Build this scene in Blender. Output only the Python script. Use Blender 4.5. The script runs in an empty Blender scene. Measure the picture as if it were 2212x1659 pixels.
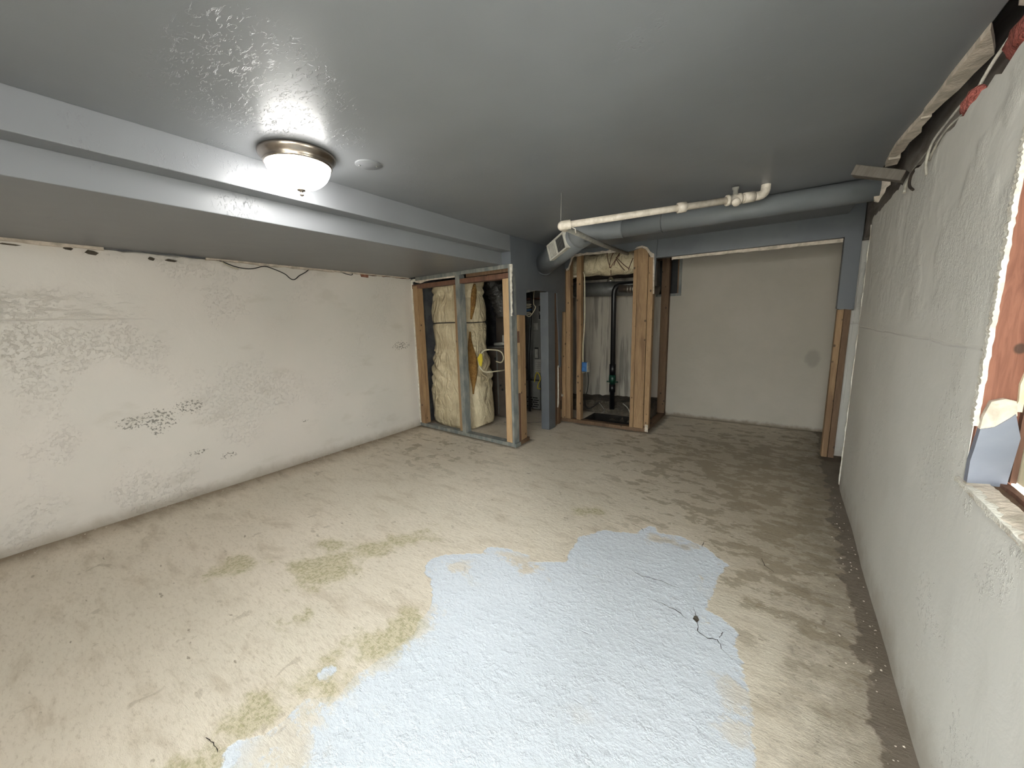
import bpy, bmesh, math, random
import numpy as np
from mathutils import Vector, Matrix, noise as mnoise

random.seed(7)
SC = bpy.context.scene
COL = SC.collection
PI = math.pi

# ------------------------------------------------------------------ camera
def make_camera():
    yaw, pitch, roll = -0.59993, 0.16592, -0.02601
    cy, sy, cp, sp = math.cos(yaw), math.sin(yaw), math.cos(pitch), math.sin(pitch)
    fwd = Vector((sy*cp, cy*cp, -sp)); r = Vector((cy, -sy, 0)); u = r.cross(fwd)
    cr, sr = math.cos(roll), math.sin(roll)
    r2 = r*cr + u*sr; u2 = -r*sr + u*cr
    cam = bpy.data.objects.new('camera', bpy.data.cameras.new('camera'))
    m = Matrix((r2, u2, -fwd)).transposed().to_4x4(); m.translation = (0, 0, 1.45)
    cam.matrix_world = m
    cam.data.sensor_width = 36; cam.data.lens = 817.26/2212*36
    cam.data.clip_start = 0.02
    COL.objects.link(cam); SC.camera = cam
make_camera()

# ------------------------------------------------------------------ world, light, exposure
SC.view_settings.view_transform = 'Standard'
SC.view_settings.look = 'None'
SC.view_settings.gamma = 1
SC.view_settings.use_curve_mapping = False
SC.view_settings.exposure = 0.08
SKY = 29.0
LAMP = 45.0
REAR_FILL = 84.0  # power of the fill light added behind the camera
def make_world():
    w = bpy.data.worlds.new('sky'); SC.world = w; w.use_nodes = True
    nt = w.node_tree; nt.nodes.clear()
    out = nt.nodes.new('ShaderNodeOutputWorld'); bg = nt.nodes.new('ShaderNodeBackground')
    tc = nt.nodes.new('ShaderNodeTexCoord'); sep = nt.nodes.new('ShaderNodeSeparateXYZ')
    rmp = nt.nodes.new('ShaderNodeValToRGB')
    nt.links.new(tc.outputs['Generated'], sep.inputs[0]); nt.links.new(sep.outputs['Z'], rmp.inputs[0])
    e = rmp.color_ramp.elements
    e[0].position = 0.0; e[0].color = (.50, .49, .46, 1)      # ground and pale house walls outside
    e[1].position = 0.25; e[1].color = (.90, .95, 1.0, 1)     # overcast sky
    nt.links.new(rmp.outputs[0], bg.inputs[0]); bg.inputs[1].default_value = SKY
    nt.links.new(bg.outputs[0], out.inputs[0])
make_world()
def portal(loc, rot, sx, sy):
    l = bpy.data.lights.new('window_portal', 'AREA'); l.shape = 'RECTANGLE'; l.size = sx; l.size_y = sy
    l.cycles.is_portal = True
    o = bpy.data.objects.new('window_portal', l); o.location = loc; o.rotation_euler = rot; COL.objects.link(o)
portal((.80, 1.18, 1.44), (0, PI/2, 0), .96, .88)           # window beside the camera, facing -x
portal((-.3, -1.44, 1.17), (PI/2, 0, PI), 1.4, 1.74)       # made-up opening in the wall behind the camera, added for its daylight

# ------------------------------------------------------------------ materials
def lin(c):
    return tuple(((v/255)/12.92 if v/255 <= .04045 else ((v/255+.055)/1.055)**2.4) for v in c) + (1,)
class NT:
    def __init__(s, name):
        s.m = bpy.data.materials.new(name); s.m.use_nodes = True; s.t = s.m.node_tree
        s.b = s.t.nodes['Principled BSDF']; s.tc = s.t.nodes.new('ShaderNodeTexCoord')
    def n(s, t, **k):
        x = s.t.nodes.new(t)
        for a, v in k.items(): setattr(x, a, v)
        return x
    def l(s, a, b): s.t.links.new(a, b)
    def coord(s, scale=(1, 1, 1), loc=(0, 0, 0), rot=(0, 0, 0), src=None):
        mp = s.n('ShaderNodeMapping'); mp.inputs['Scale'].default_value = scale; mp.inputs['Location'].default_value = loc
        mp.inputs['Rotation'].default_value = rot
        s.l(src or s.tc.outputs['Object'], mp.inputs[0]); return mp.outputs[0]
    def noise(s, vec, scale, detail=4, rough=.55, dist=0):
        x = s.n('ShaderNodeTexNoise'); x.inputs['Scale'].default_value = scale; x.inputs['Detail'].default_value = detail
        x.inputs['Roughness'].default_value = rough; x.inputs['Distortion'].default_value = dist
        s.l(vec, x.inputs['Vector']); return x.outputs[0]
    def ramp(s, v, a, b):      # smooth 0..1 between a and b (a may be > b)
        x = s.n('ShaderNodeMapRange'); x.interpolation_type = 'SMOOTHSTEP'
        if a <= b:
            x.inputs[1].default_value = a; x.inputs[2].default_value = b
        else:
            x.inputs[1].default_value = b; x.inputs[2].default_value = a
            x.inputs[3].default_value = 1; x.inputs[4].default_value = 0
        s.l(v, x.inputs[0]); return x.outputs[0]
    def math(s, op, a, b=None, c=None):
        x = s.n('ShaderNodeMath', operation=op)
        for i, v in enumerate((a, b, c)):
            if v is None: continue
            if isinstance(v, (int, float)): x.inputs[i].default_value = v
            else: s.l(v, x.inputs[i])
        return x.outputs[0]
    def mix(s, f, a, b):
        x = s.n('ShaderNodeMix', data_type='RGBA')
        if isinstance(f, (int, float)): x.inputs[0].default_value = f
        else: s.l(f, x.inputs[0])
        for i, v in ((6, a), (7, b)):
            if isinstance(v, tuple): x.inputs[i].default_value = v
            else: s.l(v, x.inputs[i])
        return x.outputs[2]
    def attr(s, name):
        x = s.n('ShaderNodeAttribute'); x.attribute_name = name; return x.outputs['Fac']
    def sep(s, v):
        x = s.n('ShaderNodeSeparateXYZ'); s.l(v, x.inputs[0]); return x.outputs
    def bump(s, h, strength, dist=.01):
        x = s.n('ShaderNodeBump'); x.inputs['Strength'].default_value = strength; x.inputs['Distance'].default_value = dist
        s.l(h, x.inputs['Height']); s.l(x.outputs[0], s.b.inputs['Normal']); return x
    def done(s, col=None, rough=None, metal=0, spec=None):
        if col is not None:
            if isinstance(col, tuple): s.b.inputs['Base Color'].default_value = col
            else: s.l(col, s.b.inputs['Base Color'])
        if rough is not None:
            if isinstance(rough, (int, float)): s.b.inputs['Roughness'].default_value = rough
            else: s.l(rough, s.b.inputs['Roughness'])
        s.b.inputs['Metallic'].default_value = metal
        if spec is not None: s.b.inputs['Specular IOR Level'].default_value = spec
        return s.m

def simple(name, c1, c2, scale=8, rough=.6, bump=.2, metal=0, stretch=(1, 1, 1), dist=.004, spec=None):
    g = NT(name); v = g.coord(stretch)
    n = g.noise(v, scale, 5, .6, .3)
    g.bump(g.noise(v, scale*4, 4), bump, dist)
    return g.done(g.mix(g.ramp(n, .35, .68), lin(c1), lin(c2)), rough, metal, spec)

def wood(name, c1, c2, c3, rough=.7, spots=True):
    g = NT(name)
    v = g.coord((9, 9, .9)); oi = g.n('ShaderNodeObjectInfo')
    add = g.n('ShaderNodeVectorMath', operation='ADD'); g.l(v, add.inputs[0])
    cmb = g.n('ShaderNodeCombineXYZ'); g.l(g.math('MULTIPLY', oi.outputs['Random'], 37.), cmb.inputs[0]); g.l(g.math('MULTIPLY', oi.outputs['Random'], 11.), cmb.inputs[2])
    g.l(cmb.outputs[0], add.inputs[1]); v = add.outputs[0]
    grain = g.noise(v, 7, 6, .6, 1.2); big = g.noise(v, 1.1, 3, .5, .5)
    col = g.mix(g.ramp(grain, .35, .7), lin(c1), lin(c2))
    col = g.mix(g.math('MULTIPLY', g.ramp(big, .52, .72), .75), col, lin(c3))
    if spots:
        vo = g.n('ShaderNodeTexVoronoi'); vo.inputs['Scale'].default_value = 2.2
        add2 = g.n('ShaderNodeVectorMath', operation='ADD'); g.l(g.coord((5, 5, 4)), add2.inputs[0]); g.l(cmb.outputs[0], add2.inputs[1]); g.l(add2.outputs[0], vo.inputs['Vector'])
        col = g.mix(g.math('MULTIPLY', g.ramp(vo.outputs['Distance'], .16, .09), .8), col, lin((48, 34, 24)))
    g.bump(grain, .35, .003)
    return g.done(col, rough)

M = {}
# ceiling: slate grey semi-gloss with trowelled ridges
def mat_ceiling():
    g = NT('grey_ceiling_paint'); v = g.coord()
    base = g.mix(g.ramp(g.noise(v, 1.3, 3), .3, .7), lin((114, 116, 119)), lin((120, 122, 125)))
    fine = g.noise(v, 140, 3, .6)
    lump = g.noise(g.coord((1.0, 2.6, 1.2), rot=(0, 0, .35)), 24, 3, .55, 1.1)
    ridge = g.math('MULTIPLY', g.ramp(lump, .585, .625), g.ramp(lump, .70, .62))
    sx = g.sep(v)
    qa = g.math('DIVIDE', g.math('SUBTRACT', sx[0], -1.72), .50); qb = g.math('DIVIDE', g.math('SUBTRACT', sx[1], .78), .36)
    blob = g.ramp(g.math('ADD', g.math('ADD', g.math('MULTIPLY', qa, qa), g.math('MULTIPLY', qb, qb)), g.noise(v, 4, 3)), 1.45, .85)
    area = g.math('MAXIMUM', blob, g.math('MULTIPLY', g.ramp(g.noise(v, 2.3, 3, .5), .60, .66), .55))
    lump2 = g.noise(g.coord((1, 1, 1)), 42, 3, .6, .8)
    ridge2 = g.math('MULTIPLY', g.ramp(lump2, .62, .68), area)
    h = g.math('ADD', g.math('MULTIPLY', g.math('MULTIPLY', ridge, area), .9), g.math('MULTIPLY', fine, .06))
    h = g.math('ADD', h, g.math('MULTIPLY', ridge2, .35))
    h = g.math('ADD', h, g.math('MULTIPLY', g.noise(v, 2.5, 2), 1.2))
    g.bump(h, .55, .006)
    return g.done(base, .37, spec=.32)
M['ceil'] = mat_ceiling()
M['grey'] = simple('grey_wall_paint', (92, 96, 102), (100, 104, 108), 3, .5, .15)
M['duct'] = simple('grey_duct_paint', (112, 116, 119), (120, 123, 125), 3, .5, .1)
M['greydark'] = simple('grey_concrete', (84, 86, 90), (110, 110, 110), 6, .85, .5, dist=.008)
M['greychip'] = simple('chipped_grey_paint', (104, 108, 108), (138, 138, 130), 14, .65, .4, stretch=(1, 1, .35))
M['torn'] = simple('torn_drywall_paper', (216, 203, 188), (178, 168, 152), 18, .9, .6, dist=.006)
M['white'] = simple('white_chalky_plaster', (226, 222, 212), (200, 192, 178), 25, .9, .7, dist=.006)
M['pipe'] = simple('white_painted_iron', (224, 214, 200), (196, 186, 170), 20, .45, .25)
M['pipegrey'] = simple('dull_grey_painted_pipe', (150, 146, 138), (128, 126, 120), 20, .5, .2)
M['black'] = simple('black_plastic', (17, 17, 19), (24, 24, 26), 10, .38, .05)
M['void'] = simple('dark_soil', (26, 24, 22), (42, 38, 33), 7, .95, .8, dist=.02)
M['soot'] = simple('sooty_timber', (34, 28, 24), (52, 42, 34), 5, .9, .5)  # very dark brown, shared by joists, upper duct and thin cracks
M['dirt'] = simple('damp_earth_ledge', (64, 58, 50), (92, 84, 72), 6, .95, 1, dist=.03)
M['wood'] = wood('weathered_pine', (146, 116, 84), (164, 134, 98), (108, 80, 55))
M['woodlt'] = wood('pale_fresh_pine', (182, 150, 112), (196, 166, 126), (158, 122, 86), spots=False)
M['wooddk'] = wood('dark_stained_pine', (100, 76, 55), (116, 90, 66), (66, 48, 36))
M['woodred'] = wood('reddish_old_plank', (116, 82, 64), (96, 66, 52), (66, 46, 36))
M['rust'] = wood('rust_brown_window_board', (138, 90, 70), (116, 70, 52), (160, 114, 94))
M['greyjamb'] = simple('smooth_grey_paint', (128, 132, 144), (118, 122, 134), 6, .4, .15)
M['metal'] = simple('galvanised_steel', (118, 118, 116), (96, 96, 94), 5, .45, .2, metal=.25)
M['furn'] = simple('grey_furnace_enamel', (128, 128, 124), (112, 112, 108), 3, .45, .1)
M['furndk'] = simple('brown_furnace_panel', (88, 78, 70), (72, 64, 58), 4, .5, .1)
M['label'] = simple('paper_label', (176, 174, 166), (150, 148, 140), 20, .7, .1)
M['ink'] = simple('printed_black', (22, 22, 22), (30, 30, 30), 20, .6, .05)
M['yellow'] = simple('yellow_tag', (214, 192, 60), (196, 176, 52), 10, .6, .1)
M['cablew'] = simple('cream_cable', (206, 198, 172), (190, 182, 156), 20, .5, .05)
M['cableg'] = simple('grey_dusty_cable', (168, 162, 150), (120, 116, 108), 16, .7, .1)
M['blue'] = simple('blue_plastic_box', (52, 104, 158), (40, 86, 138), 12, .45, .05)
M['green'] = simple('dark_green_valve', (24, 66, 52), (18, 52, 42), 12, .4, .1)
M['pink'] = simple('pink_insulation_wool', (196, 112, 102), (150, 78, 66), 12, 1, 1, dist=.03)
M['fibre'] = simple('yellow_brown_glass_wool', (164, 124, 66), (134, 96, 48), 14, 1, 1, dist=.03)
M['band'] = simple('dark_strap', (42, 38, 34), (54, 48, 42), 10, .8, .1)
M['nickel'] = simple('brushed_nickel', (168, 158, 148), (156, 147, 138), 60, .27, .05, metal=1, stretch=(1, 1, 12))
M['sash'] = simple('cream_window_sash', (232, 224, 196), (214, 204, 172), 14, .5, .2)
M['foil'] = simple('black_crumpled_plastic', (44, 42, 40), (62, 60, 58), 4, .28, 1, dist=.03)
M['steel'] = simple('bare_steel_clip', (196, 194, 188), (160, 158, 152), 10, .3, .1, metal=1)
M['register'] = simple('white_enamel_register', (222, 220, 208), (206, 202, 190), 14, .45, .1)

def mat_bag():
    g = NT('cream_insulation_wrap'); v = g.coord((1, 1, .45), rot=(.5, .3, .2))
    f = g.noise(v, 9, 3, .5, 1.8)
    s = g.sep(g.tc.outputs['Object'])
    col = g.mix(g.ramp(g.noise(g.coord(), 5, 4), .35, .7), lin((214, 200, 168)), lin((188, 172, 140)))
    g.bump(f, .9, .05)
    return g.done(col, .55)
M['bag'] = mat_bag()

def mat_wall_left():
    g = NT('off_white_painted_concrete'); v = g.coord(); s = g.sep(v)
    n1 = g.noise(v, 1.2, 4, .6); n2 = g.noise(v, 9, 5, .65, .4)
    col = g.mix(g.ramp(n1, .3, .7), lin((218, 211, 203)), lin((212, 207, 199)))
    # mildew speckle cluster and smaller ones
    sp = g.noise(g.coord((1, 1, 1.1)), 52, 4, .7)
    def blob(y, z, ry, rz):
        a = g.math('DIVIDE', g.math('SUBTRACT', s[1], y), ry); b = g.math('DIVIDE', g.math('SUBTRACT', s[2], z), rz)
        r = g.math('SQRT', g.math('ADD', g.math('MULTIPLY', a, a), g.math('MULTIPLY', b, b)))
        return g.ramp(r, 1.0, .35)
    m = None
    for args in ((.86, .73, .17, .14), (1.06, .80, .17, .10), (.70, .74, .14, .09), (.83, .66, .08, .10), (1.07, .385, .12, .035), (1.28, .29, .10, .05), (3.35, 1.16, .22, .09), (2.0, .45, .05, .03)):
        q = blob(*args); m = q if m is None else g.math('MAXIMUM', m, q)
    k = g.math('MULTIPLY', g.ramp(g.math('ADD', sp, g.math('MULTIPLY', m, .17)), .68, .73), g.ramp(m, .02, .3))
    col = g.mix(g.math('MULTIPLY', k, .85), col, lin((112, 108, 100)))
    # faint grime at the foot of the wall
    foot = g.math('MULTIPLY', g.ramp(g.math('ADD', s[2], g.math('MULTIPLY', n2, .10)), .17, .03), .7)
    col = g.mix(foot, col, lin((146, 134, 114)))
    # broad faint stains
    st = g.math('MULTIPLY', g.ramp(g.noise(g.coord((1, 1, 2.2)), 2.6, 4), .58, .72), .22)
    col = g.mix(st, col, lin((176, 168, 152)))
    # old form lines and blistered paint
    line = g.ramp(g.math('ABSOLUTE', g.math('SUBTRACT', g.math('ADD', s[2], g.math('MULTIPLY', n1, .03)), 1.555)), .008, .0)
    blist = g.math('MULTIPLY', g.ramp(g.noise(v, 46, 6, .72, .1), .50, .70), g.ramp(g.noise(v, 1.7, 3), .47, .60))
    h = g.math('ADD', g.math('MULTIPLY', blist, .7), g.math('MULTIPLY', n2, .40))
    h = g.math('SUBTRACT', h, g.math('MULTIPLY', g.math('MULTIPLY', line, g.ramp(s[1], 1.0, .6)), .7))
    lump_ = g.math('MULTIPLY', g.ramp(g.noise(g.coord((1, .6, 2.2)), 12, 5, .7), .5, .7), g.ramp(g.math('ABSOLUTE', g.math('SUBTRACT', s[2], 1.62)), .14, .03))
    h = g.math('ADD', h, g.math('MULTIPLY', g.math('MULTIPLY', lump_, g.ramp(s[1], 1.1, .4)), 1.2))
    g.bump(h, .5, .012)
    return g.done(col, .42, spec=.45)
M['wl'] = mat_wall_left()

def mat_wall_right():
    g = NT('pale_grey_rough_plaster'); v = g.coord(); s = g.sep(v)
    n1 = g.noise(v, 1.1, 4, .6); n2 = g.noise(v, 7, 5, .65, .4)
    col = g.mix(g.ramp(n1, .3, .7), lin((212, 209, 202)), lin((220, 217, 210)))
    foot = g.math('MULTIPLY', g.ramp(g.math('ADD', s[2], g.math('MULTIPLY', n2, .35)), .40, .10), .6)
    col = g.mix(foot, col, lin((158, 146, 128)))
    area = g.math('MULTIPLY', g.ramp(g.noise(g.coord((1, 1, 1), loc=(0, .4, 0)), 2.1, 3), .44, .56), g.ramp(s[2], 1.36, 1.5))
    lump = g.noise(g.coord((1, 1, .8)), 34, 6, .75, .1)
    scrape = g.math('MULTIPLY', g.noise(v, 38, 5, .7), g.ramp(g.noise(v, 2.4, 3), .45, .60))
    line = g.ramp(g.math('ABSOLUTE', g.math('SUBTRACT', g.math('ADD', s[2], g.math('MULTIPLY', n1, .05)), 1.36)), .008, .0)
    h = g.math('ADD', g.math('MULTIPLY', g.math('MULTIPLY', lump, area), 1.8), g.math('MULTIPLY', n2, .35))
    h = g.math('ADD', h, g.math('MULTIPLY', g.ramp(scrape, .50, .75), .45))
    h = g.math('SUBTRACT', h, g.math('MULTIPLY', line, .3))
    g.bump(h, .6, .014)
    return g.done(col, .55)
M['wr'] = mat_wall_right()

def mat_wall_back():
    g = NT('off_white_back_wall'); v = g.coord(); s = g.sep(v)
    n1 = g.noise(v, 1.5, 4, .6); n2 = g.noise(v, 12, 5, .65)
    col = g.mix(g.ramp(n1, .3, .7), lin((176, 168, 156)), lin((168, 161, 149)))
    a = g.math('DIVIDE', g.math('SUBTRACT', s[0], .44), .09); b = g.math('DIVIDE', g.math('SUBTRACT', s[2], .90), .13)
    r = g.math('ADD', g.math('MULTIPLY', a, a), g.math('MULTIPLY', b, b))
    k = g.math('MULTIPLY', g.ramp(g.math('ADD', r, n2), 1.5, .7), .45)
    col = g.mix(k, col, lin((124, 120, 110)))
    # damp runs down the wall behind the open niche
    runs = g.noise(g.coord((5, 1, .35)), 2.4, 4, .6)
    k2 = g.math('MULTIPLY', g.ramp(s[0], -1.25, -1.5), g.math('MULTIPLY', g.ramp(runs, .48, .62), .75))
    col = g.mix(k2, col, lin((104, 100, 94)))
    foot = g.math('MULTIPLY', g.ramp(g.math('ADD', s[2], g.math('MULTIPLY', n2, .10)), .11, .05), .8)
    col = g.mix(foot, col, lin((112, 98, 78)))
    g.bump(n2, .4, .008)
    return g.done(col, .6)
M['wb'] = mat_wall_back()

def mat_floor():
    g = NT('stained_concrete_floor'); v = g.coord()
    vs = g.coord((.5, 1.6, 1), rot=(0, 0, .55))
    n1 = g.noise(v, .9, 4, .6); n2 = g.noise(vs, 5.5, 7, .68, .4); n3 = g.noise(v, 30, 5, .7); n4 = g.noise(g.coord((.75, 1.25, 1), rot=(0, 0, .5)), 6.2, 8, .66, .15); n5 = g.noise(v, 90, 3, .6)
    streak = g.noise(g.coord((.55, 2.2, 1), rot=(0, 0, .62)), 9, 7, .75, .1)
    col = g.mix(g.ramp(n1, .32, .7), lin((226, 214, 196)), lin((218, 208, 190)))
    col = g.mix(g.math('MULTIPLY', g.ramp(n2, .48, .74), .45), col, lin((166, 148, 122)))
    col = g.mix(g.math('MULTIPLY', g.ramp(streak, .52, .72), .30), col, lin((176, 160, 136)))
    col = g.mix(g.math('MULTIPLY', g.ramp(streak, .42, .28), .35), col, lin((226, 215, 194)))
    col = g.mix(g.math('MULTIPLY', g.ramp(n5, .58, .75), .15), col, lin((150, 134, 110)))
    rub = g.noise(g.coord((.6, 1.8, 1), rot=(0, 0, .62)), 38, 7, .78)
    col = g.mix(g.math('MULTIPLY', g.ramp(rub, .50, .72), .50), col, lin((160, 142, 116)))
    col = g.mix(g.math('MULTIPLY', g.ramp(rub, .44, .30), .35), col, lin((232, 222, 204)))
    # damp mottles, crisper and denser towards the back right of the room
    damp = g.attr('damp')
    k = g.ramp(g.math('ADD', n4, g.math('MULTIPLY', damp, .10)), .57, .62)
    k = g.math('MULTIPLY', k, g.ramp(damp, .0, .5))
    col = g.mix(g.math('MULTIPLY', k, .60), col, lin((134, 121, 96)))
    col = g.mix(g.math('MULTIPLY', g.ramp(n4, .47, .40), g.math('MULTIPLY', damp, .30)), col, lin((196, 186, 166)))
    col = g.mix(g.math('MULTIPLY', damp, .50), col, lin((144, 129, 106)))
    pit = g.noise(g.coord((.55, 1.5, 1), rot=(0, 0, .55)), 17, 3, .6)
    pits = g.math('MULTIPLY', g.ramp(pit, .685, .73), g.ramp(g.noise(v, 1.7, 2), .40, .55))
    col = g.mix(g.math('MULTIPLY', pits, .6), col, lin((112, 94, 70)))
    spot = g.noise(g.coord(), 7.5, 3, .6, .5)
    col = g.mix(g.math('MULTIPLY', g.ramp(spot, .655, .70), .30), col, lin((140, 124, 98)))
    # brown edge along the left wall
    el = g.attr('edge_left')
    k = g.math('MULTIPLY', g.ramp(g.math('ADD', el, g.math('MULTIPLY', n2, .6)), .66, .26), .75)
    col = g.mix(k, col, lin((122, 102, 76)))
    # green mildew
    moss = g.attr('moss')
    k = g.ramp(g.math('ADD', moss, g.math('MULTIPLY', g.math('SUBTRACT', n4, .5), .45)), .05, -.03)
    grain = g.ramp(g.noise(v, 48, 5, .75), .46, .58)
    col = g.mix(g.math('MULTIPLY', k, .50), col, lin((184, 174, 134)))
    col = g.mix(g.math('MULTIPLY', g.math('MULTIPLY', k, grain), .50), col, lin((136, 130, 84)))
    # pale blue-grey paint left on the slab
    paint = g.attr('paint')
    d = g.math('ADD', paint, g.math('MULTIPLY', g.math('SUBTRACT', n4, .5), .09))
    d = g.math('ADD', d, g.math('MULTIPLY', g.math('SUBTRACT', n3, .5), .035))
    pm = g.ramp(d, .005, -.005)
    wn = g.noise(g.coord((1, 1.4, 1), rot=(0, 0, .4)), 7.5, 8, .75, .2)
    wear = g.math('MULTIPLY', g.ramp(wn, .585, .70), g.ramp(paint, -.30, -.02))
    thin = g.attr('thin')
    wear2 = g.math('MULTIPLY', thin, g.ramp(g.math('ADD', wn, g.math('MULTIPLY', thin, .22)), .58, .70))
    wear = g.math('MAXIMUM', wear, wear2)
    pm = g.math('MULTIPLY', pm, g.math('SUBTRACT', 1, g.math('MULTIPLY', wear, .85)))
    pc = g.mix(g.ramp(n1, .3, .7), lin((212, 217, 224)), lin((205, 211, 218)))
    pc = g.mix(g.math('MULTIPLY', g.ramp(n3, .66, .76), .30), pc, lin((160, 166, 170)))
    pc = g.mix(g.math('MULTIPLY', g.ramp(g.noise(v, 3.3, 5), .58, .72), .35), pc, lin((214, 210, 204)))
    col = g.mix(pm, col, pc)
    # dark wet strip by the right wall
    er = g.attr('edge_right')
    dd = g.math('ADD', er, g.math('MULTIPLY', g.math('SUBTRACT', g.noise(v, 6.5, 7, .6), .5), .26))
    k = g.ramp(dd, .105, .085)
    wet = g.mix(g.ramp(g.noise(v, 7, 4), .4, .62), lin((74, 63, 60)), lin((108, 97, 92)))
    col = g.mix(g.math('MULTIPLY', k, .92), col, wet)
    k = g.ramp(g.math('ADD', er, g.math('MULTIPLY', g.noise(v, 8, 7, .72), .9)), .92, .52)
    col = g.mix(g.math('MULTIPLY', k, .62), col, lin((122, 110, 92)))
    gp = g.math('MULTIPLY', g.ramp(g.noise(v, 19, 4, .65), .60, .68), g.ramp(er, .45, .2))
    col = g.mix(g.math('MULTIPLY', gp, .6), col, lin((92, 80, 64)))
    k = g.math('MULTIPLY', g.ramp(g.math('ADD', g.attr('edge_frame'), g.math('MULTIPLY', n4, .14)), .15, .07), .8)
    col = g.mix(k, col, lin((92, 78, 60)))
    h = g.math('ADD', g.math('MULTIPLY', n3, .8), g.math('MULTIPLY', n2, .7))
    h = g.math('ADD', h, g.math('MULTIPLY', rub, g.math('SUBTRACT', 1.3, pm)))
    lumps = g.math('MULTIPLY', g.ramp(g.noise(v, 15, 6, .72, .1), .48, .70), g.math('MULTIPLY', pm, .38))
    h = g.math('ADD', h, lumps)
    h = g.math('ADD', h, g.math('MULTIPLY', pm, .12)); h = g.math('ADD', h, g.math('MULTIPLY', streak, .35))
    h = g.math('SUBTRACT', h, g.math('MULTIPLY', pits, .4))
    g.bump(h, .55, .009)
    rough = g.math('SUBTRACT', .82, g.math('MULTIPLY', pm, .22))
    return g.done(col, rough)
M['floor'] = mat_floor()

def mat_glow():
    g = NT('lit_frosted_glass')
    g.b.inputs['Base Color'].default_value = (.9, .9, .86, 1)
    g.b.inputs['Emission Color'].default_value = (1, .98, .94, 1); g.b.inputs['Emission Strength'].default_value = LAMP
    g.b.inputs['Roughness'].default_value = .3
    return g.m
M['glow'] = mat_glow()
def mat_glass():
    g = NT('window_glass'); t = g.t
    out = t.nodes['Material Output']; tr = g.n('ShaderNodeBsdfTransparent'); gl = g.n('ShaderNodeBsdfGlossy'); gl.inputs['Roughness'].default_value = .02
    mx = g.n('ShaderNodeMixShader'); fr = g.n('ShaderNodeFresnel'); fr.inputs[0].default_value = 1.45
    tr.inputs[0].default_value = (.93, .95, .93, 1)
    g.l(fr.outputs[0], mx.inputs[0]); g.l(tr.outputs[0], mx.inputs[1]); g.l(gl.outputs[0], mx.inputs[2]); g.l(mx.outputs[0], out.inputs[0])
    return g.m
M['glass'] = mat_glass()

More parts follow.
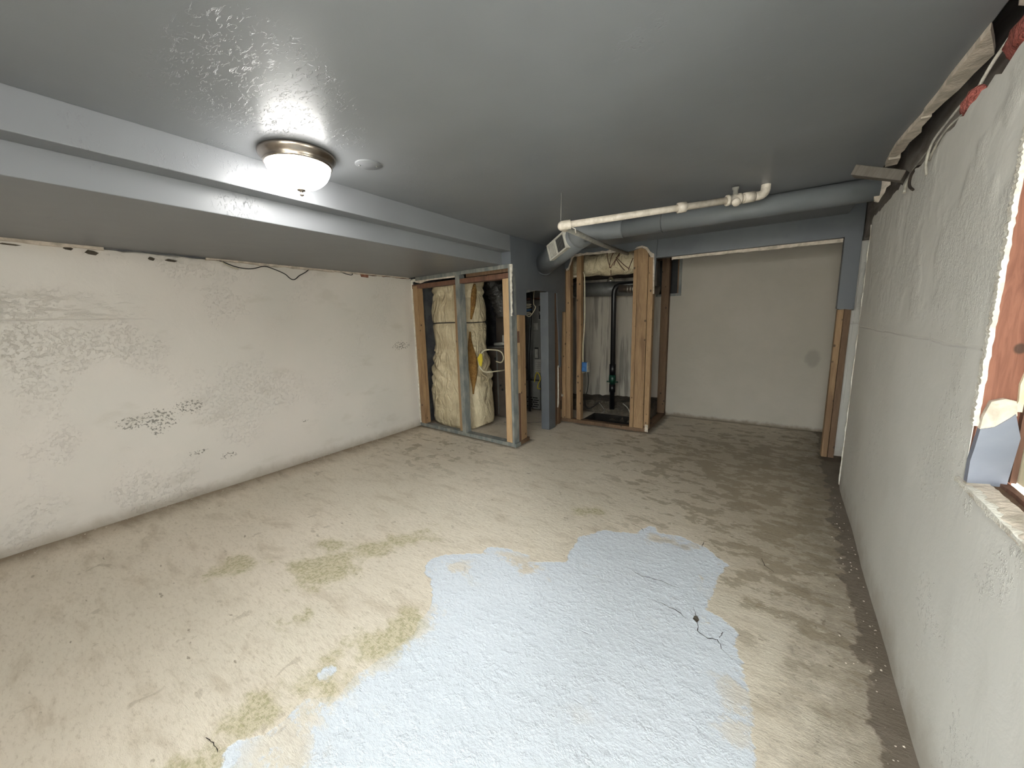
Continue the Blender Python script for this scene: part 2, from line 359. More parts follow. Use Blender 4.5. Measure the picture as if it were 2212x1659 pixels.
# ------------------------------------------------------------------ mesh helpers
class MB:
    def __init__(s): s.v = []; s.f = []; s.sm = []
    def add(s, vs, fs, smooth=False):
        o = len(s.v); s.v += [tuple(v) for v in vs]; s.f += [tuple(i+o for i in f) for f in fs]; s.sm += [smooth]*len(fs); return s
    def box(s, x0, x1, y0, y1, z0, z1, jit=0):
        r = lambda: random.uniform(-jit, jit)
        vs = [(x+r(), y+r(), z+r()) for x in (x0, x1) for y in (y0, y1) for z in (z0, z1)]
        return s.add(vs, [(0, 1, 3, 2), (4, 6, 7, 5), (0, 4, 5, 1), (2, 3, 7, 6), (0, 2, 6, 4), (1, 5, 7, 3)])
    def prism(s, poly, axis, a, b):
        n = len(poly)
        def P(p, t):
            return {'x': (t, p[0], p[1]), 'y': (p[0], t, p[1]), 'z': (p[0], p[1], t)}[axis]
        vs = [P(p, a) for p in poly] + [P(p, b) for p in poly]
        fs = [tuple(range(n))[::-1], tuple(range(n, 2*n))] + [(i, (i+1) % n, (i+1) % n+n, i+n) for i in range(n)]
        return s.add(vs, fs)
    def tube(s, pts, r, n=10, caps=True, sub=1):
        pts = [Vector(p) for p in pts]
        if sub > 1: pts = smooth_path(pts, sub)
        rs = r if isinstance(r, (list, tuple)) else [r]*len(pts)
        if len(rs) != len(pts): rs = [rs[0]]*len(pts)
        vs = []; T0 = (pts[1]-pts[0]).normalized(); up = Vector((0, 0, 1)) if abs(T0.z) < .9 else Vector((1, 0, 0))
        nrm = T0.cross(up).normalized()
        for i, p in enumerate(pts):
            T = ((pts[min(i+1, len(pts)-1)]-pts[max(i-1, 0)])).normalized()
            nrm = (nrm - T*nrm.dot(T)).normalized(); b = T.cross(nrm)
            for k in range(n):
                a = 2*PI*k/n; vs.append(p + (nrm*math.cos(a)+b*math.sin(a))*rs[i])
        fs = [(i*n+k, i*n+(k+1) % n, (i+1)*n+(k+1) % n, (i+1)*n+k) for i in range(len(pts)-1) for k in range(n)]
        s.add(vs, fs, True)
        if caps:
            o = len(s.v)-len(vs); s.f += [tuple(o+k for k in range(n))[::-1], tuple(o+(len(pts)-1)*n+k for k in range(n))]; s.sm += [False, False]
        return s
    def lathe(s, prof, c, n=32, axis=(0, 0, 1), smooth=True):
        ax = Vector(axis).normalized(); u = ax.orthogonal().normalized(); w = ax.cross(u); c = Vector(c); vs = []
        for r, h in prof:
            for k in range(n):
                a = 2*PI*k/n; vs.append(c+ax*h+(u*math.cos(a)+w*math.sin(a))*r)
        fs = [(i*n+k, i*n+(k+1) % n, (i+1)*n+(k+1) % n, (i+1)*n+k) for i in range(len(prof)-1) for k in range(n)]
        s.add(vs, fs, smooth)
        o = len(s.v)-len(vs)
        if prof[0][0] > 1e-4: s.f.append(tuple(o+k for k in range(n))[::-1]); s.sm.append(False)
        if prof[-1][0] > 1e-4: s.f.append(tuple(o+(len(prof)-1)*n+k for k in range(n))); s.sm.append(False)
        return s
    def build(s, name, mat, parent=None, bevel=0, flip=True):
        me = bpy.data.meshes.new(name); me.from_pydata(s.v, [], s.f); me.update()
        me.polygons.foreach_set('use_smooth', s.sm)
        me.materials.append(mat)
        bm = bmesh.new(); bm.from_mesh(me)
        if flip: bmesh.ops.recalc_face_normals(bm, faces=bm.faces)
        bm.to_mesh(me); bm.free()
        o = bpy.data.objects.new(name, me); COL.objects.link(o)
        if parent:
            o.parent = parent; o.matrix_parent_inverse = Matrix.Translation(parent.location).inverted() if parent.type == 'EMPTY' and parent.rotation_euler.z == 0 else Matrix()
        if bevel:
            m = o.modifiers.new('bevel', 'BEVEL'); m.width = bevel; m.segments = 2; m.limit_method = 'ANGLE'
        return o
def smooth_path(pts, k):
    out = []
    P = [pts[0]]+list(pts)+[pts[-1]]
    for i in range(1, len(P)-2):
        p0, p1, p2, p3 = P[i-1:i+3]
        for j in range(k):
            t = j/k
            out.append(.5*((2*p1)+(p2-p0)*t+(2*p0-5*p1+4*p2-p3)*t*t+(3*p1-p0-3*p2+p3)*t**3))
    out.append(P[-2]); return out
def thing(name, label, cat, loc=(0, 0, 0), rz=0, group=None):
    o = bpy.data.objects.new(name, None); o.location = loc; o.rotation_euler = (0, 0, rz); o.empty_display_size = .1
    COL.objects.link(o); o['label'] = label; o['category'] = cat
    if group: o['group'] = group
    return o
def tag(o, label, cat, group=None):
    o['label'] = label; o['category'] = cat
    if group: o['group'] = group
    return o
def struct(o): o['kind'] = 'structure'; return o
def jag(p0, p1, amp, n, axis=1):
    """points from p0 to p1 with random sideways jitter on coordinate axis"""
    out = []
    for i in range(n+1):
        t = i/n; q = [p0[0]+(p1[0]-p0[0])*t, p0[1]+(p1[1]-p0[1])*t]
        if 0 < i < n: q[axis] += random.uniform(-amp, amp)
        out.append(tuple(q))
    return out

# ------------------------------------------------------------------ floor
PATCH = [(-1.59,1.36),(-1.66,1.46),(-1.59,1.57),(-1.43,1.68),(-1.44,1.77),(-1.34,1.8),(-1.23,1.82),(-1.15,1.84),(-1.11,1.78),(-1.01,1.84),(-.93,1.9),(-.96,2.0),(-.98,2.18),(-.9,2.27),(-.86,2.36),(-.78,2.38),(-.65,2.42),(-.63,2.55),(-.57,2.58),(-.55,2.5),(-.41,2.54),(-.3,2.5),(-.24,2.48),(-.17,2.42),(-.11,2.37),(-.15,2.21),(-.16,2.06),(-.17,1.92),(-.1,1.9),(-.07,1.88),(-.01,1.85),(-.04,1.76),(0,1.65),(.03,1.54),(.05,1.48),(.04,1.34),(.07,1.26),(.12,.9),(.05,.3),(-.2,-.4),(-.7,-.6),(-1.3,-.3),(-1.45,.1),(-1.41,.29),(-1.47,.32),(-1.46,.36),(-1.41,.43),(-1.41,.49),(-1.42,.57),(-1.32,.64),(-1.35,.75),(-1.31,.87),(-1.3,1.02),(-1.37,1.21),(-1.49,1.32)]
def sdf(P, poly):
    x, y = P[:, 0], P[:, 1]; d = np.full(len(x), 1e9); inside = np.zeros(len(x), bool); n = len(poly)
    for i in range(n):
        ax, ay = poly[i]; bx, by = poly[(i+1) % n]; ex, ey = bx-ax, by-ay
        t = np.clip(((x-ax)*ex+(y-ay)*ey)/(ex*ex+ey*ey+1e-12), 0, 1)
        d = np.minimum(d, np.hypot(x-ax-t*ex, y-ay-t*ey))
        c = (ay > y) != (by > y)
        inside ^= c & (x < (bx-ax)*(y-ay)/((by-ay) if by != ay else 1e-12)+ax)
    return np.where(inside, -d, d)
def wall_x(y): return .50+.03*(y-1.54)
def floor():
    xs = np.unique(np.concatenate([np.arange(-4.3, .95, .03), [-2.2, -1.42]])); ys = np.unique(np.concatenate([np.arange(-2.4, 6.0, .03), [4.93, 5.5]]))
    X, Y = np.meshgrid(xs, ys); nx, ny = len(xs), len(ys)
    Z = np.zeros_like(X)
    for j in range(ny):
        for i in range(nx):
            Z[j, i] = mnoise.noise(Vector((X[j, i]*1.3, Y[j, i]*1.3, 0)))*.005 + mnoise.noise(Vector((X[j, i]*6, Y[j, i]*6, 3)))*.0018 - .004
    vs = np.c_[X.ravel(), Y.ravel(), Z.ravel()]
    fs = []
    for j in range(ny-1):
        for i in range(nx-1):
            if xs[i] >= -2.2-1e-6 and xs[i+1] <= -1.42+1e-6 and ys[j] >= 4.93-1e-6 and ys[j+1] <= 5.5+1e-6: continue
            a = j*nx+i; fs.append((a, a+1, a+nx+1, a+nx))
    me = bpy.data.meshes.new('floor'); me.from_pydata(vs.tolist(), [], fs); me.update()
    me.polygons.foreach_set('use_smooth', [True]*len(fs))
    P = vs[:, :2]; x, y = P[:, 0], P[:, 1]
    def attr(name, val):
        a = me.attributes.new(name, 'FLOAT', 'POINT'); a.data.foreach_set('value', val.astype(np.float32))
    island = np.hypot((x+1.45)/1.3, y-.68)-.035
    attr('paint', np.minimum(sdf(P, PATCH), island))
    ms = np.full(len(x), 1.)
    for cx, cy, rx, ry in ((-2.63,.78,.12,.07),(-2.14,1.07,.19,.15),(-2.05,1.34,.10,.07),(-1.92,1.56,.12,.06),(-1.52,.44,.09,.05),(-1.44,.66,.11,.06),(-1.36,.98,.09,.12),(-1.42,.86,.08,.07),(-1.5,.22,.10,.05),(-1.87,.77,.05,.03),(-1.06,2.53,.09,.04),(-1.93,1.70,.05,.03),(-2.32,1.22,.09,.05)):
        a = .56; dx, dy = x-cx, y-cy; u = dx*math.cos(a)+dy*math.sin(a); w = -dx*math.sin(a)+dy*math.cos(a)
        ms = np.minimum(ms, (np.hypot(u/rx, w/ry)-1)*min(rx, ry))
    attr('moss', ms)
    damp = np.exp(-(((x-.05)/1.05)**2+((y-4.1)/1.5)**2))*1.15 + np.exp(-(((x-.15)/.35)**2+((y-2.7)/.8)**2))*.55 + np.exp(-(((x+1.2)/.9)**2+((y-4.3)/.6)**2))*.25 + np.exp(-(((x+3.2)/1.)**2+((y-3.0)/.7)**2))*.4 + .05
    attr('damp', np.clip(damp, 0, 1.1))
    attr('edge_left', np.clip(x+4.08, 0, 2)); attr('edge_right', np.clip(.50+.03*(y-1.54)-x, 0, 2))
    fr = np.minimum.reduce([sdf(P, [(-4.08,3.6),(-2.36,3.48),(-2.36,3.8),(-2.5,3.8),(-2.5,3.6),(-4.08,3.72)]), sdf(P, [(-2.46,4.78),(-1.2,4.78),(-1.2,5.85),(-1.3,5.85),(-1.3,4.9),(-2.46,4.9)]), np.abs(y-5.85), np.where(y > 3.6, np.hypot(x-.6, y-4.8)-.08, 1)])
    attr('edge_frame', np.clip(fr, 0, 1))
    def gs(cx, cy, rx, ry): return np.exp(-(((x-cx)/rx)**2+((y-cy)/ry)**2))
    # where the coat is thin and rubbed through
    attr('thin', np.clip(gs(-1.33, 1.0, .10, .25)+gs(-1.36, .55, .10, .25)+gs(-1.45, 1.5, .14, .10)*.9+gs(-1.2, 1.75, .18, .07)*1.1+gs(-1.1, 1.73, .05, .10)+gs(-.35, 2.45, .2, .06)*.9+gs(-.55, 2.42, .08, .08)*.7+gs(0, 1.55, .10, .12)*.8+gs(.0, 1.35, .08, .12)*.7+gs(-1.25, .42, .12, .08)*1.1, 0, 1))
    me.materials.append(M['floor'])
    o = bpy.data.objects.new('floor', me); COL.objects.link(o); struct(o)
    # cracks in the painted slab: thin dark ribbons lying in the paint
    CR = [[(-.573,2.027),(-.513,2.003),(-.472,2.014),(-.417,2.022),(-.361,2.012),(-.306,2.012)],[(-.376,1.847),(-.329,1.839),(-.273,1.83),(-.243,1.804)],[(-.228,1.91),(-.208,1.861),(-.193,1.801),(-.182,1.753),(-.137,1.735),(-.101,1.749),(-.079,1.705),(-.035,1.664)],[(-.097,1.758),(-.085,1.809)],[(-.734,2.529),(-.653,2.507),(-.63,2.479)],[(-.265,2.549),(-.265,2.489)],[(-1.583,.3),(-1.534,.305),(-1.484,.303)],[(.05,2.545),(.067,2.478),(.112,2.433)]]
    for c in CR:
        pts = []
        for a, b in zip(c[:-1], c[1:]):
            for k in range(4):
                t = k/4; pts.append((a[0]+(b[0]-a[0])*t+random.uniform(-.003, .003), a[1]+(b[1]-a[1])*t+random.uniform(-.003, .003)))
        pts.append(c[-1]); n = len(pts); L = []; R = []
        for i, q in enumerate(pts):
            p0, p1 = pts[max(i-1, 0)], pts[min(i+1, n-1)]; dx, dy = p1[0]-p0[0], p1[1]-p0[1]; d = math.hypot(dx, dy)
            w = random.uniform(.0008, .0026)*math.sin(PI*(i+.5)/(n))**.5
            z = mnoise.noise(Vector((q[0]*1.3, q[1]*1.3, 0)))*.005 + mnoise.noise(Vector((q[0]*6, q[1]*6, 3)))*.0018 - .004+.0012
            L.append((q[0]-dy/d*w, q[1]+dx/d*w, z)); R.append((q[0]+dy/d*w, q[1]-dx/d*w, z))
        b = MB(); b.add(L+R, [(i, i+1, n+i+1, n+i) for i in range(n-1)]); b.build('crack', M['ink'] if len(c) > 4 else M['soot'], o)
    b = MB(); b.add([(-.215,1.815,.0005),(-.195,1.80,.0005),(-.187,1.822,.0005),(-.198,1.845,.0005),(-.212,1.84,.0005)], [(0, 1, 2, 3, 4)]); b.build('chip', M['dirt'], o)
    pit = MB(); x0, x1, y0, y1 = -2.2, -1.42, 4.93, 5.5
    pit.box(x0-.05, x0, y0, y1, -.5, -.012); pit.box(x1, x1+.05, y0, y1, -.5, -.012); pit.box(x0, x1, y0-.05, y0, -.5, -.012); pit.box(x0, x1, y1, y1+.05, -.5, -.012); pit.box(x0-.05, x1+.05, y0-.05, y1+.05, -.55, -.5)
    struct(pit.build('sump_pit', M['void'], o)); 
floor()

# ------------------------------------------------------------------ ceiling (three levels: main, step, low soffit)
b = MB()
b.box(-2.36, .51, -2.5, 4.80, 2.34, 2.52); b.box(-2.48, -2.36, -2.5, 3.485, 2.18, 2.52); b.prism([(-4.3, -2.5), (-2.48, -2.5), (-2.48, 3.49), (-4.08, 3.60), (-4.3, 3.60)], 'z', 2.05, 2.52)
ceil = struct(b.build('ceiling', M['ceil'], bevel=.004))
b = MB(); b.box(-4.6, 1.2, -2.6, 6.4, 2.53, 2.60); struct(b.build('ceiling_deck', M['soot']))  # unseen slab added overhead to keep sky light from leaking in

# ------------------------------------------------------------------ left wall
def relief_grid(name, mat, axis, pos, u0, u1, v0, v1, step, amp, f=1.6, sign=1, hole=None, shear=None, topjag=0, endjag=0, parent=None):
    us = list(np.linspace(u0, u1, max(2, int((u1-u0)/step)))); vv = list(np.linspace(v0, v1, max(2, int((v1-v0)/step))))
    if hole: us = sorted(set(us+[hole[0], hole[1]])); vv = sorted(set(vv+[hole[2], hole[3]]))
    vs = []; nu, nv = len(us), len(vv)
    for j, w in enumerate(vv):
        for i, u in enumerate(us):
            edge = min(u-u0, u1-u, 9 if not hole else max(hole[0]-u, u-hole[1], hole[2]-w, w-hole[3]))
            k = min(1, max(0, edge/.12))
            d = (.5+mnoise.noise(Vector((u*f, w*f, 5)))*.8 + mnoise.noise(Vector((u*f*5, w*f*5, 2)))*.3)*amp*k + .001
            d = max(d, .001)
            ww, uu = w, u
            if j == nv-1: ww += random.uniform(-topjag, topjag)
            if i == nu-1: uu += random.uniform(-endjag, endjag)
            p = pos+sign*d
            if shear: p += shear(uu)
            vs.append((p, uu, ww) if axis == 'x' else (uu, p, ww))
    fs = []
    for j in range(nv-1):
        for i in range(nu-1):
            if hole and us[i] >= hole[0]-1e-6 and us[i+1] <= hole[1]+1e-6 and vv[j] >= hole[2]-1e-6 and vv[j+1] <= hole[3]+1e-6: continue
            a = j*nu+i; fs.append((a, a+1, a+nu+1, a+nu))
    me = MB(); me.add(vs, fs, True); return me
g = relief_grid('wall_left', M['wl'], 'x', -4.08, -2.45, 3.61, -.02, 2.035, .05, .010, 1.4, 1, topjag=.008, endjag=.004)
g.box(-4.25, -4.08, -2.45, 3.61, -.02, 2.015); g.box(-4.25, -4.12, -2.45, 3.61, 2.0, 2.05)  # second box added to seal out sky light above the wall
wl = struct(g.build('wall_left', M['wl'], flip=True))
# sill timber showing above the broken top of the wall, and the strips of ceiling board still stuck there
b = MB(); b.box(-4.2, -4.085, 2.8, 3.6, 2.0, 2.06); b.build('sill_plate', M['woodred'], wl)
def lstrip(y0, y1, z0, z1, d, m, n=10, name='plaster_strip'):
    poly = [(y0, z1), (y1, z1)] + jag((y1, z0), (y0, z0), .006, n)
    b = MB(); b.prism(poly, 'x', -4.075, -4.075+d); return b.build(name, m, wl)
lstrip(-.3, .72, 2.028, 2.049, .035, M['torn']); lstrip(1.33, 2.5, 2.03, 2.049, .03, M['torn'], 16); lstrip(2.5, 3.55, 2.038, 2.049, .03, M['torn'], 14); lstrip(.72, 1.33, 2.04, 2.05, .012, M['greydark'], 6, 'gap_filler')
for y, z, w, h in ((.05, 2.015, .12, .012), (.55, 2.02, .05, .014), (.66, 2.005, .07, .02), (.98, 2.0, .04, .016), (1.10, 2.0, .08, .012), (-.1, 2.02, .08, .01), (.30, 2.012, .1, .007)):
    poly = [(y-w/2, z), (y-w/4, z+h), (y+w/5, z+h*.7), (y+w/2, z+h*.2), (y+w/4, z-h*.7), (y-w/4, z-h*.5)]
    b = MB(); b.prism(poly, 'x', -4.08, -4.066); b.build('crumbled_spot', M['dirt'], wl)
b = MB(); b.box(-4.09, -4.055, 2.84, 2.93, 2.005, 2.04, .005); b.build('brick_fragment', M['rust'], wl)
b = MB(); b.prism(jag((-4.10, 0), (-4.10, 2.0), .004, 10, 0)+jag((-4.055, 2.0), (-4.055, 0), .005, 24, 0), 'y', 3.605, 3.625); b.build('wall_edge', M['white'], wl)

t = thing('cable', 'thin black cable looping out of the top of the left wall', 'cable', (-4.05, 1.7, 2.0))
b = MB(); b.tube([(-4.06,1.34,2.045),(-4.055,1.43,2.035),(-4.045,1.52,2.0),(-4.04,1.60,1.985),(-4.04,1.68,1.99),(-4.04,1.78,2.02),(-4.04,1.87,2.0),(-4.04,1.96,1.965),(-4.04,2.0,1.93),(-4.04,2.03,1.915),(-4.04,2.06,1.925),(-4.04,2.10,1.96),(-4.045,2.17,2.0),(-4.05,2.22,2.04)], .0045, 6, sub=4); b.build('wire', M['black'], t)
b = MB(); b.tube([(-4.05,1.44,2.03),(-4.045,1.50,1.99),(-4.045,1.56,1.975)], .004, 6, sub=3); b.build('stripped_wire', M['cablew'], t)
t = tag(MB().tube([(-4.06,2.58,2.04),(-4.045,2.64,2.02),(-4.045,2.70,2.015),(-4.05,2.72,2.035)], .0045, 6, sub=3).build('cable_end', M['black']), 'short black cable stub under the ceiling above the left wall, nearest the brick fragment', 'cable')

# ------------------------------------------------------------------ right wall with window opening
WY0, WY1, WZ0, WZ1 = .74, 1.62, .95, 1.92
sh = wall_x
g = relief_grid('wall_right', M['wr'], 'x', 0, -2.45, 4.06, -.02, 2.135, .05, .009, 1.7, -1, hole=(WY0, WY1, WZ0, WZ1), shear=sh, topjag=.012, endjag=.006)
def shear_box(mb, x0, x1, y0, y1, z0, z1):
    vs = [(x+sh(y), y, z) for x in (x0, x1) for y in (y0, y1) for z in (z0, z1)]
    mb.add(vs, [(0, 1, 3, 2), (4, 6, 7, 5), (0, 4, 5, 1), (2, 3, 7, 6), (0, 2, 6, 4), (1, 5, 7, 3)])
for y0, y1, z0, z1 in ((-2.45, WY0, -.02, 2.12), (WY1, 4.06, -.02, 2.12), (WY0, WY1, -.02, WZ0), (WY0, WY1, WZ1, 2.12)):
    shear_box(g, 0, .24, y0, y1, z0, z1)
wr = struct(g.build('wall_right', M['wr']))
# crumbling arris where the right wall stops short of the corner
b = MB(); b.prism(jag((.570, 0), (.570, 2.1), .005, 30, 0)+[(.60, 2.1), (.60, 0)], 'y', 4.06, 4.075); b.build('wall_edge', M['white'], wr)
# framing visible above the wall
M['rim'] = simple('dark_weathered_rim_board', (150, 143, 136), (112, 104, 98), 9, .85, .5, stretch=(1, .3, 1))
b = MB(); b.prism([(.605, -1.4), (.64, -1.4), (.66, 3.5), (.625, 3.5)], 'z', 2.11, 2.53); b.box(.64, .80, 3.4, 4.9, 2.1, 2.53); struct(b.build('rim_joist', M['rim'], wr))
for (poly, z0, z1) in (([(.505,1.99),(.545,2.10),(.572,2.18),(.56,2.30),(.555,2.42),(.54,2.52),(.53,2.62),(.495,2.60),(.50,2.45),(.497,2.3)], 2.318, 2.343), ([(.50,2.66),(.535,2.66),(.53,2.78),(.545,2.85),(.53,2.98),(.535,3.10),(.52,3.19),(.488,3.18),(.482,3.0),(.49,2.8)], 2.318, 2.343), ([(.50,2.60),(.53,2.60),(.52,2.68),(.50,2.68)], 2.325, 2.343), ([(.50,1.0),(.56,1.0),(.58,1.6),(.565,1.93),(.53,1.90),(.505,1.5)], 2.322, 2.343), ([(.49,3.2),(.54,3.2),(.55,3.32),(.50,3.34)], 2.31, 2.343)):
    b = MB(); b.prism(poly, 'z', z0, z1); b.build('torn_edge', M['torn'], ceil)
# pale plaster still clinging to the end of the duct run
# wool and cables in the gap
def lump(c, r, seed, sc=(1, 1, 1), n=2):
    bm = bmesh.new(); bmesh.ops.create_icosphere(bm, subdivisions=3, radius=1)
    vs = []
    for v in bm.verts:
        d = 1+.35*mnoise.noise(v.co*1.8+Vector((seed, 0, 0)))+.15*mnoise.noise(v.co*5+Vector((seed, 3, 0)))
        vs.append((c[0]+v.co.x*d*r*sc[0], c[1]+v.co.y*d*r*sc[1], c[2]+v.co.z*d*r*sc[2]))
    fs = [tuple(v.index for v in f.verts) for f in bm.faces]; bm.free()
    return MB().add(vs, fs, True)
tag(lump((.545, 2.19, 2.185), .040, 1, (.7, 1.7, 1.0)).build('insulation_tuft', M['pink']), 'small pink tuft of insulation wool hanging over the top of the right wall', 'insulation')
tag(lump((.585, 1.93, 2.265), .07, 4, (.6, 2.0, .9)).build('insulation_batt', M['pink']), 'larger red-pink insulation batt stuffed at the top of the right wall, at the picture edge', 'insulation')
def cab(name, pts, r, m, label):
    return tag(MB().tube(pts, r, 6, sub=4).build(name, m), label, 'cable', 'cables over the right wall')
cab('cable', [(.585,2.12,2.19),(.54,2.22,2.17),(.512,2.32,2.145),(.508,2.42,2.11),(.515,2.50,2.09)], .004, M['cableg'], 'pale cable running from the pink tuft down along the top of the right wall')
cab('cable', [(.585,3.02,2.155),(.54,2.88,2.155),(.528,2.70,2.152),(.522,2.55,2.15),(.535,2.40,2.16),(.585,2.28,2.17)], .004, M['cableg'], 'pale cable sagging lengthwise over the top edge of the right wall, crossed by another')
cab('cable', [(.59,2.42,2.30),(.545,2.44,2.22),(.508,2.45,2.15),(.500,2.47,2.08),(.510,2.49,2.03)], .005, M['cableg'], 'pale cable hanging down from the joist gap above the right wall')
cab('cable', [(.58,2.1,2.325),(.575,2.18,2.30),(.57,2.26,2.26),(.575,2.34,2.22)], .006, M['white'], 'short bright white cable in the joist gap beside the long torn board edge')
cab('cable', [(.59,2.98,2.19),(.55,2.86,2.16),(.520,2.80,2.11),(.515,2.78,2.06),(.525,2.75,2.03)], .006, M['soot'], 'dark cable bent over the wall top right of the timber stub')
cab('cable', [(.59,3.06,2.19),(.55,2.95,2.15),(.525,2.90,2.10),(.518,2.88,2.05)], .007, M['cableg'], 'dusty grey cable hooked over the wall top just below the timber stub')
b = MB(); b.box(-.01, .215, -.045, .045, -.026, .026, .004)
o = tag(b.build('timber_stub', M['greychip'], bevel=.004), 'short weathered grey timber block poking out under the ceiling above the right wall', 'timber')
o.location = (.335, 3.00, 2.225); o.rotation_euler = (.0, .40, -.34); o.data.materials[0] = wood('weathered_grey_timber', (84, 78, 70), (100, 93, 84), (58, 52, 46))

# window 1: brown board lining, cream sash, glass
w1 = struct(thing('window_1', '', '', (0, 0, 0))); del w1['label']; del w1['category']
jx = sh(1.62)
b = MB(); b.box(jx+.002, jx+.085, 1.605, 1.625, WZ0, WZ1, 0); b.build('jamb_board', M['rust'], w1)
b = MB(); b.prism([(jx-.003, .955), (jx+.07, .955), (jx+.078, 1.10), (jx+.062, 1.165), (jx+.055, 1.155), (jx+.03, 1.125), (jx+.018, 1.12), (jx+.004, 1.115), (jx, 1.06), (jx-.004, 1.02)], 'y', 1.585, 1.607); b.build('painted_plaster', M['greyjamb'], w1)
b = MB(); b.prism([(jx+.004, 1.112), (jx+.018, 1.118), (jx+.03, 1.125), (jx+.055, 1.155), (jx+.066, 1.16), (jx+.06, 1.20), (jx+.04, 1.205), (jx+.016, 1.195), (jx+.006, 1.15)], 'y', 1.588, 1.609); b.build('torn_paper', M['torn'], w1)
b = MB(); b.prism([(jx+.058, 1.17)]+jag((jx+.066, 1.2), (jx+.070, WZ1), .004, 16, 0)+jag((jx+.085, WZ1), (jx+.085, 1.17), .001, 3, 0), 'y', 1.596, 1.607); b.build('paint_flake', M['sash'], w1)
b = MB()
for z in jag((0, .93), (0, WZ1), 0, 1, 0): pass
b.prism(jag((jx-.007, 1.12), (jx-.006, WZ1), .0022, 150, 0)+jag((jx+.003, WZ1), (jx+.004, 1.12), .0015, 60, 0), 'y', 1.600, 1.622)
b.build('chipped_arris', M['white'], w1)
b = MB(); b.prism(jag((WY0, .938), (1.64, .938), .010, 30)+jag((1.64, .953), (WY0, .953), .003, 30), 'x', jx-.052, jx-.030)
ob = b.build('chipped_arris', M['white'], w1)
for v in ob.data.vertices: v.co.x += sh(v.co.y)-jx+.040
# sill: lumpy plaster then brown timber grooves then cream lip
sv = MB()
def sill(x0, x1, z0, z1, m, name, j=.004, n=26):
    ys = np.linspace(WY0, 1.607, n); vs = []
    for y in ys:
        a = random.uniform(-j, j); c = random.uniform(-j, j); e = random.uniform(-j, j)
        vs += [(sh(y)+x0+a*.8, y, z0-.02), (sh(y)+x0+a, y, z0+c), (sh(y)+x1+e*.5, y, z1+e*.5), (sh(y)+x1, y, z0-.02)]
    fs = [(i*4+k, i*4+(k+1) % 4, (i+1)*4+(k+1) % 4, (i+1)*4+k) for i in range(n-1) for k in range(4)]
    fs += [(0, 1, 2, 3), tuple((n-1)*4+k for k in (3, 2, 1, 0))]
    MB().add(vs, fs).build(name, m, w1)
sill(-.006, .042, .952, .960, M['torn'], 'sill_plaster', .0022, 60)
sill(.042, .060, .950, .956, M['wooddk'], 'sill_groove', .002)
sill(.060, .078, .966, .966, M['woodred'], 'sill_timber', .002)
# sash
fx = .578
b = MB(); b.box(fx, fx+.012, 1.588, 1.605, .97, WZ1); b.build('stop_bead', M['woodred'], w1)
def sbar(y0, y1, z0, z1, x0=.592, x1=.632, name='window_frame'):
    MB().box(x0, x1, y0, y1, z0, z1).build(name, M['sash'], w1, bevel=.004)
sbar(1.53, 1.603, .97, WZ1); sbar(WY0, WY0+.07, .97, WZ1); sbar(WY0, 1.603, WZ1-.07, WZ1); sbar(WY0, 1.53, .972, 1.04)
sbar(1.14, 1.17, 1.04, WZ1-.07, .602, .625, 'glazing_bar'); sbar(1.503, 1.53, 1.04, WZ1-.07, .606, .640, 'glazing_bead')
b = MB(); b.box(.612, .616, WY0+.07, 1.53, 1.04, WZ1-.07); b.build('pane', M['glass'], w1)

# ------------------------------------------------------------------ wall behind the camera with an invented glazed opening that supplies light
RX0, RX1, RY = -1.05, .45, -1.45
b = MB(); b.box(-4.25, RX0, RY-.13, RY, -.02, 2.53); b.box(RX1, .75, RY-.13, RY, -.02, 2.53); b.box(RX0, RX1, RY-.13, RY, 2.1, 2.53); b.box(RX0, RX1, RY-.13, RY, -.02, .25)
wrear = struct(b.build('wall_rear', M['wl']))
w3 = struct(thing('window_3', '', '', (0, 0, 0))); del w3['label']; del w3['category']  # unseen opening, made up to let daylight in from behind
b = MB()
for x in (RX0, (RX0+RX1)/2-.03, RX1-.06): b.box(x, x+.06, RY-.08, RY-.03, .25, 2.1)
b.box(RX0, RX1, RY-.08, RY-.03, .25, .31); b.box(RX0, RX1, RY-.08, RY-.03, 2.04, 2.1); b.build('window_frame', M['sash'], w3)
b = MB(); b.box(RX0+.06, RX1-.06, RY-.06, RY-.056, .31, 2.04); b.build('pane', M['glass'], w3)

# ------------------------------------------------------------------ back wall with small dark window, side returns
g = relief_grid('wall_back', M['wb'], 'y', 5.85, -4.2, .9, -.02, 2.52, .06, .008, 1.6, -1, hole=(-1.42, -1.09, 1.745, 2.26))
for x0, x1, z0, z1 in ((-4.2, -1.42, -.02, 2.52), (-1.09, .9, -.02, 2.52), (-1.42, -1.09, -.02, 1.745), (-1.42, -1.09, 2.26, 2.52)): g.box(x0, x1, 5.85, 6.05, z0, z1)
wb = struct(g.build('wall_back', M['wb']))
w2 = struct(thing('window_2', '', '', (0, 0, 0))); del w2['label']; del w2['category']
b = MB(); b.box(-1.42, -1.09, 6.02, 6.05, 1.745, 2.26); b.build('blackout_board', M['ink'], w2)  # black sheet standing in for the darkness beyond the window
for x0, x1, z0, z1, m in ((-1.12, -1.085, 1.74, 2.26, 'greychip'), (-1.42, -1.085, 1.735, 1.77, 'greychip'), (-1.42, -1.085, 2.24, 2.27, 'wooddk')):
    MB().box(x0, x1, 5.83, 5.90, z0, z1, .003).build('window_frame', M[m], w2)
b = MB(); b.box(-1.14, -1.12, 5.86, 5.95, 1.77, 2.25, .003); b.build('inner_frame', M['wooddk'], w2)
b = MB(); b.box(-4.3, -4.14, 3.6, 6.0, -.02, 2.53); struct(b.build('wall_utility', M['greydark']))
b = MB(); b.box(-2.83, -2.76, 4.95, 5.85, -.02, 2.53); struct(b.build('wall_niche', M['greydark']))
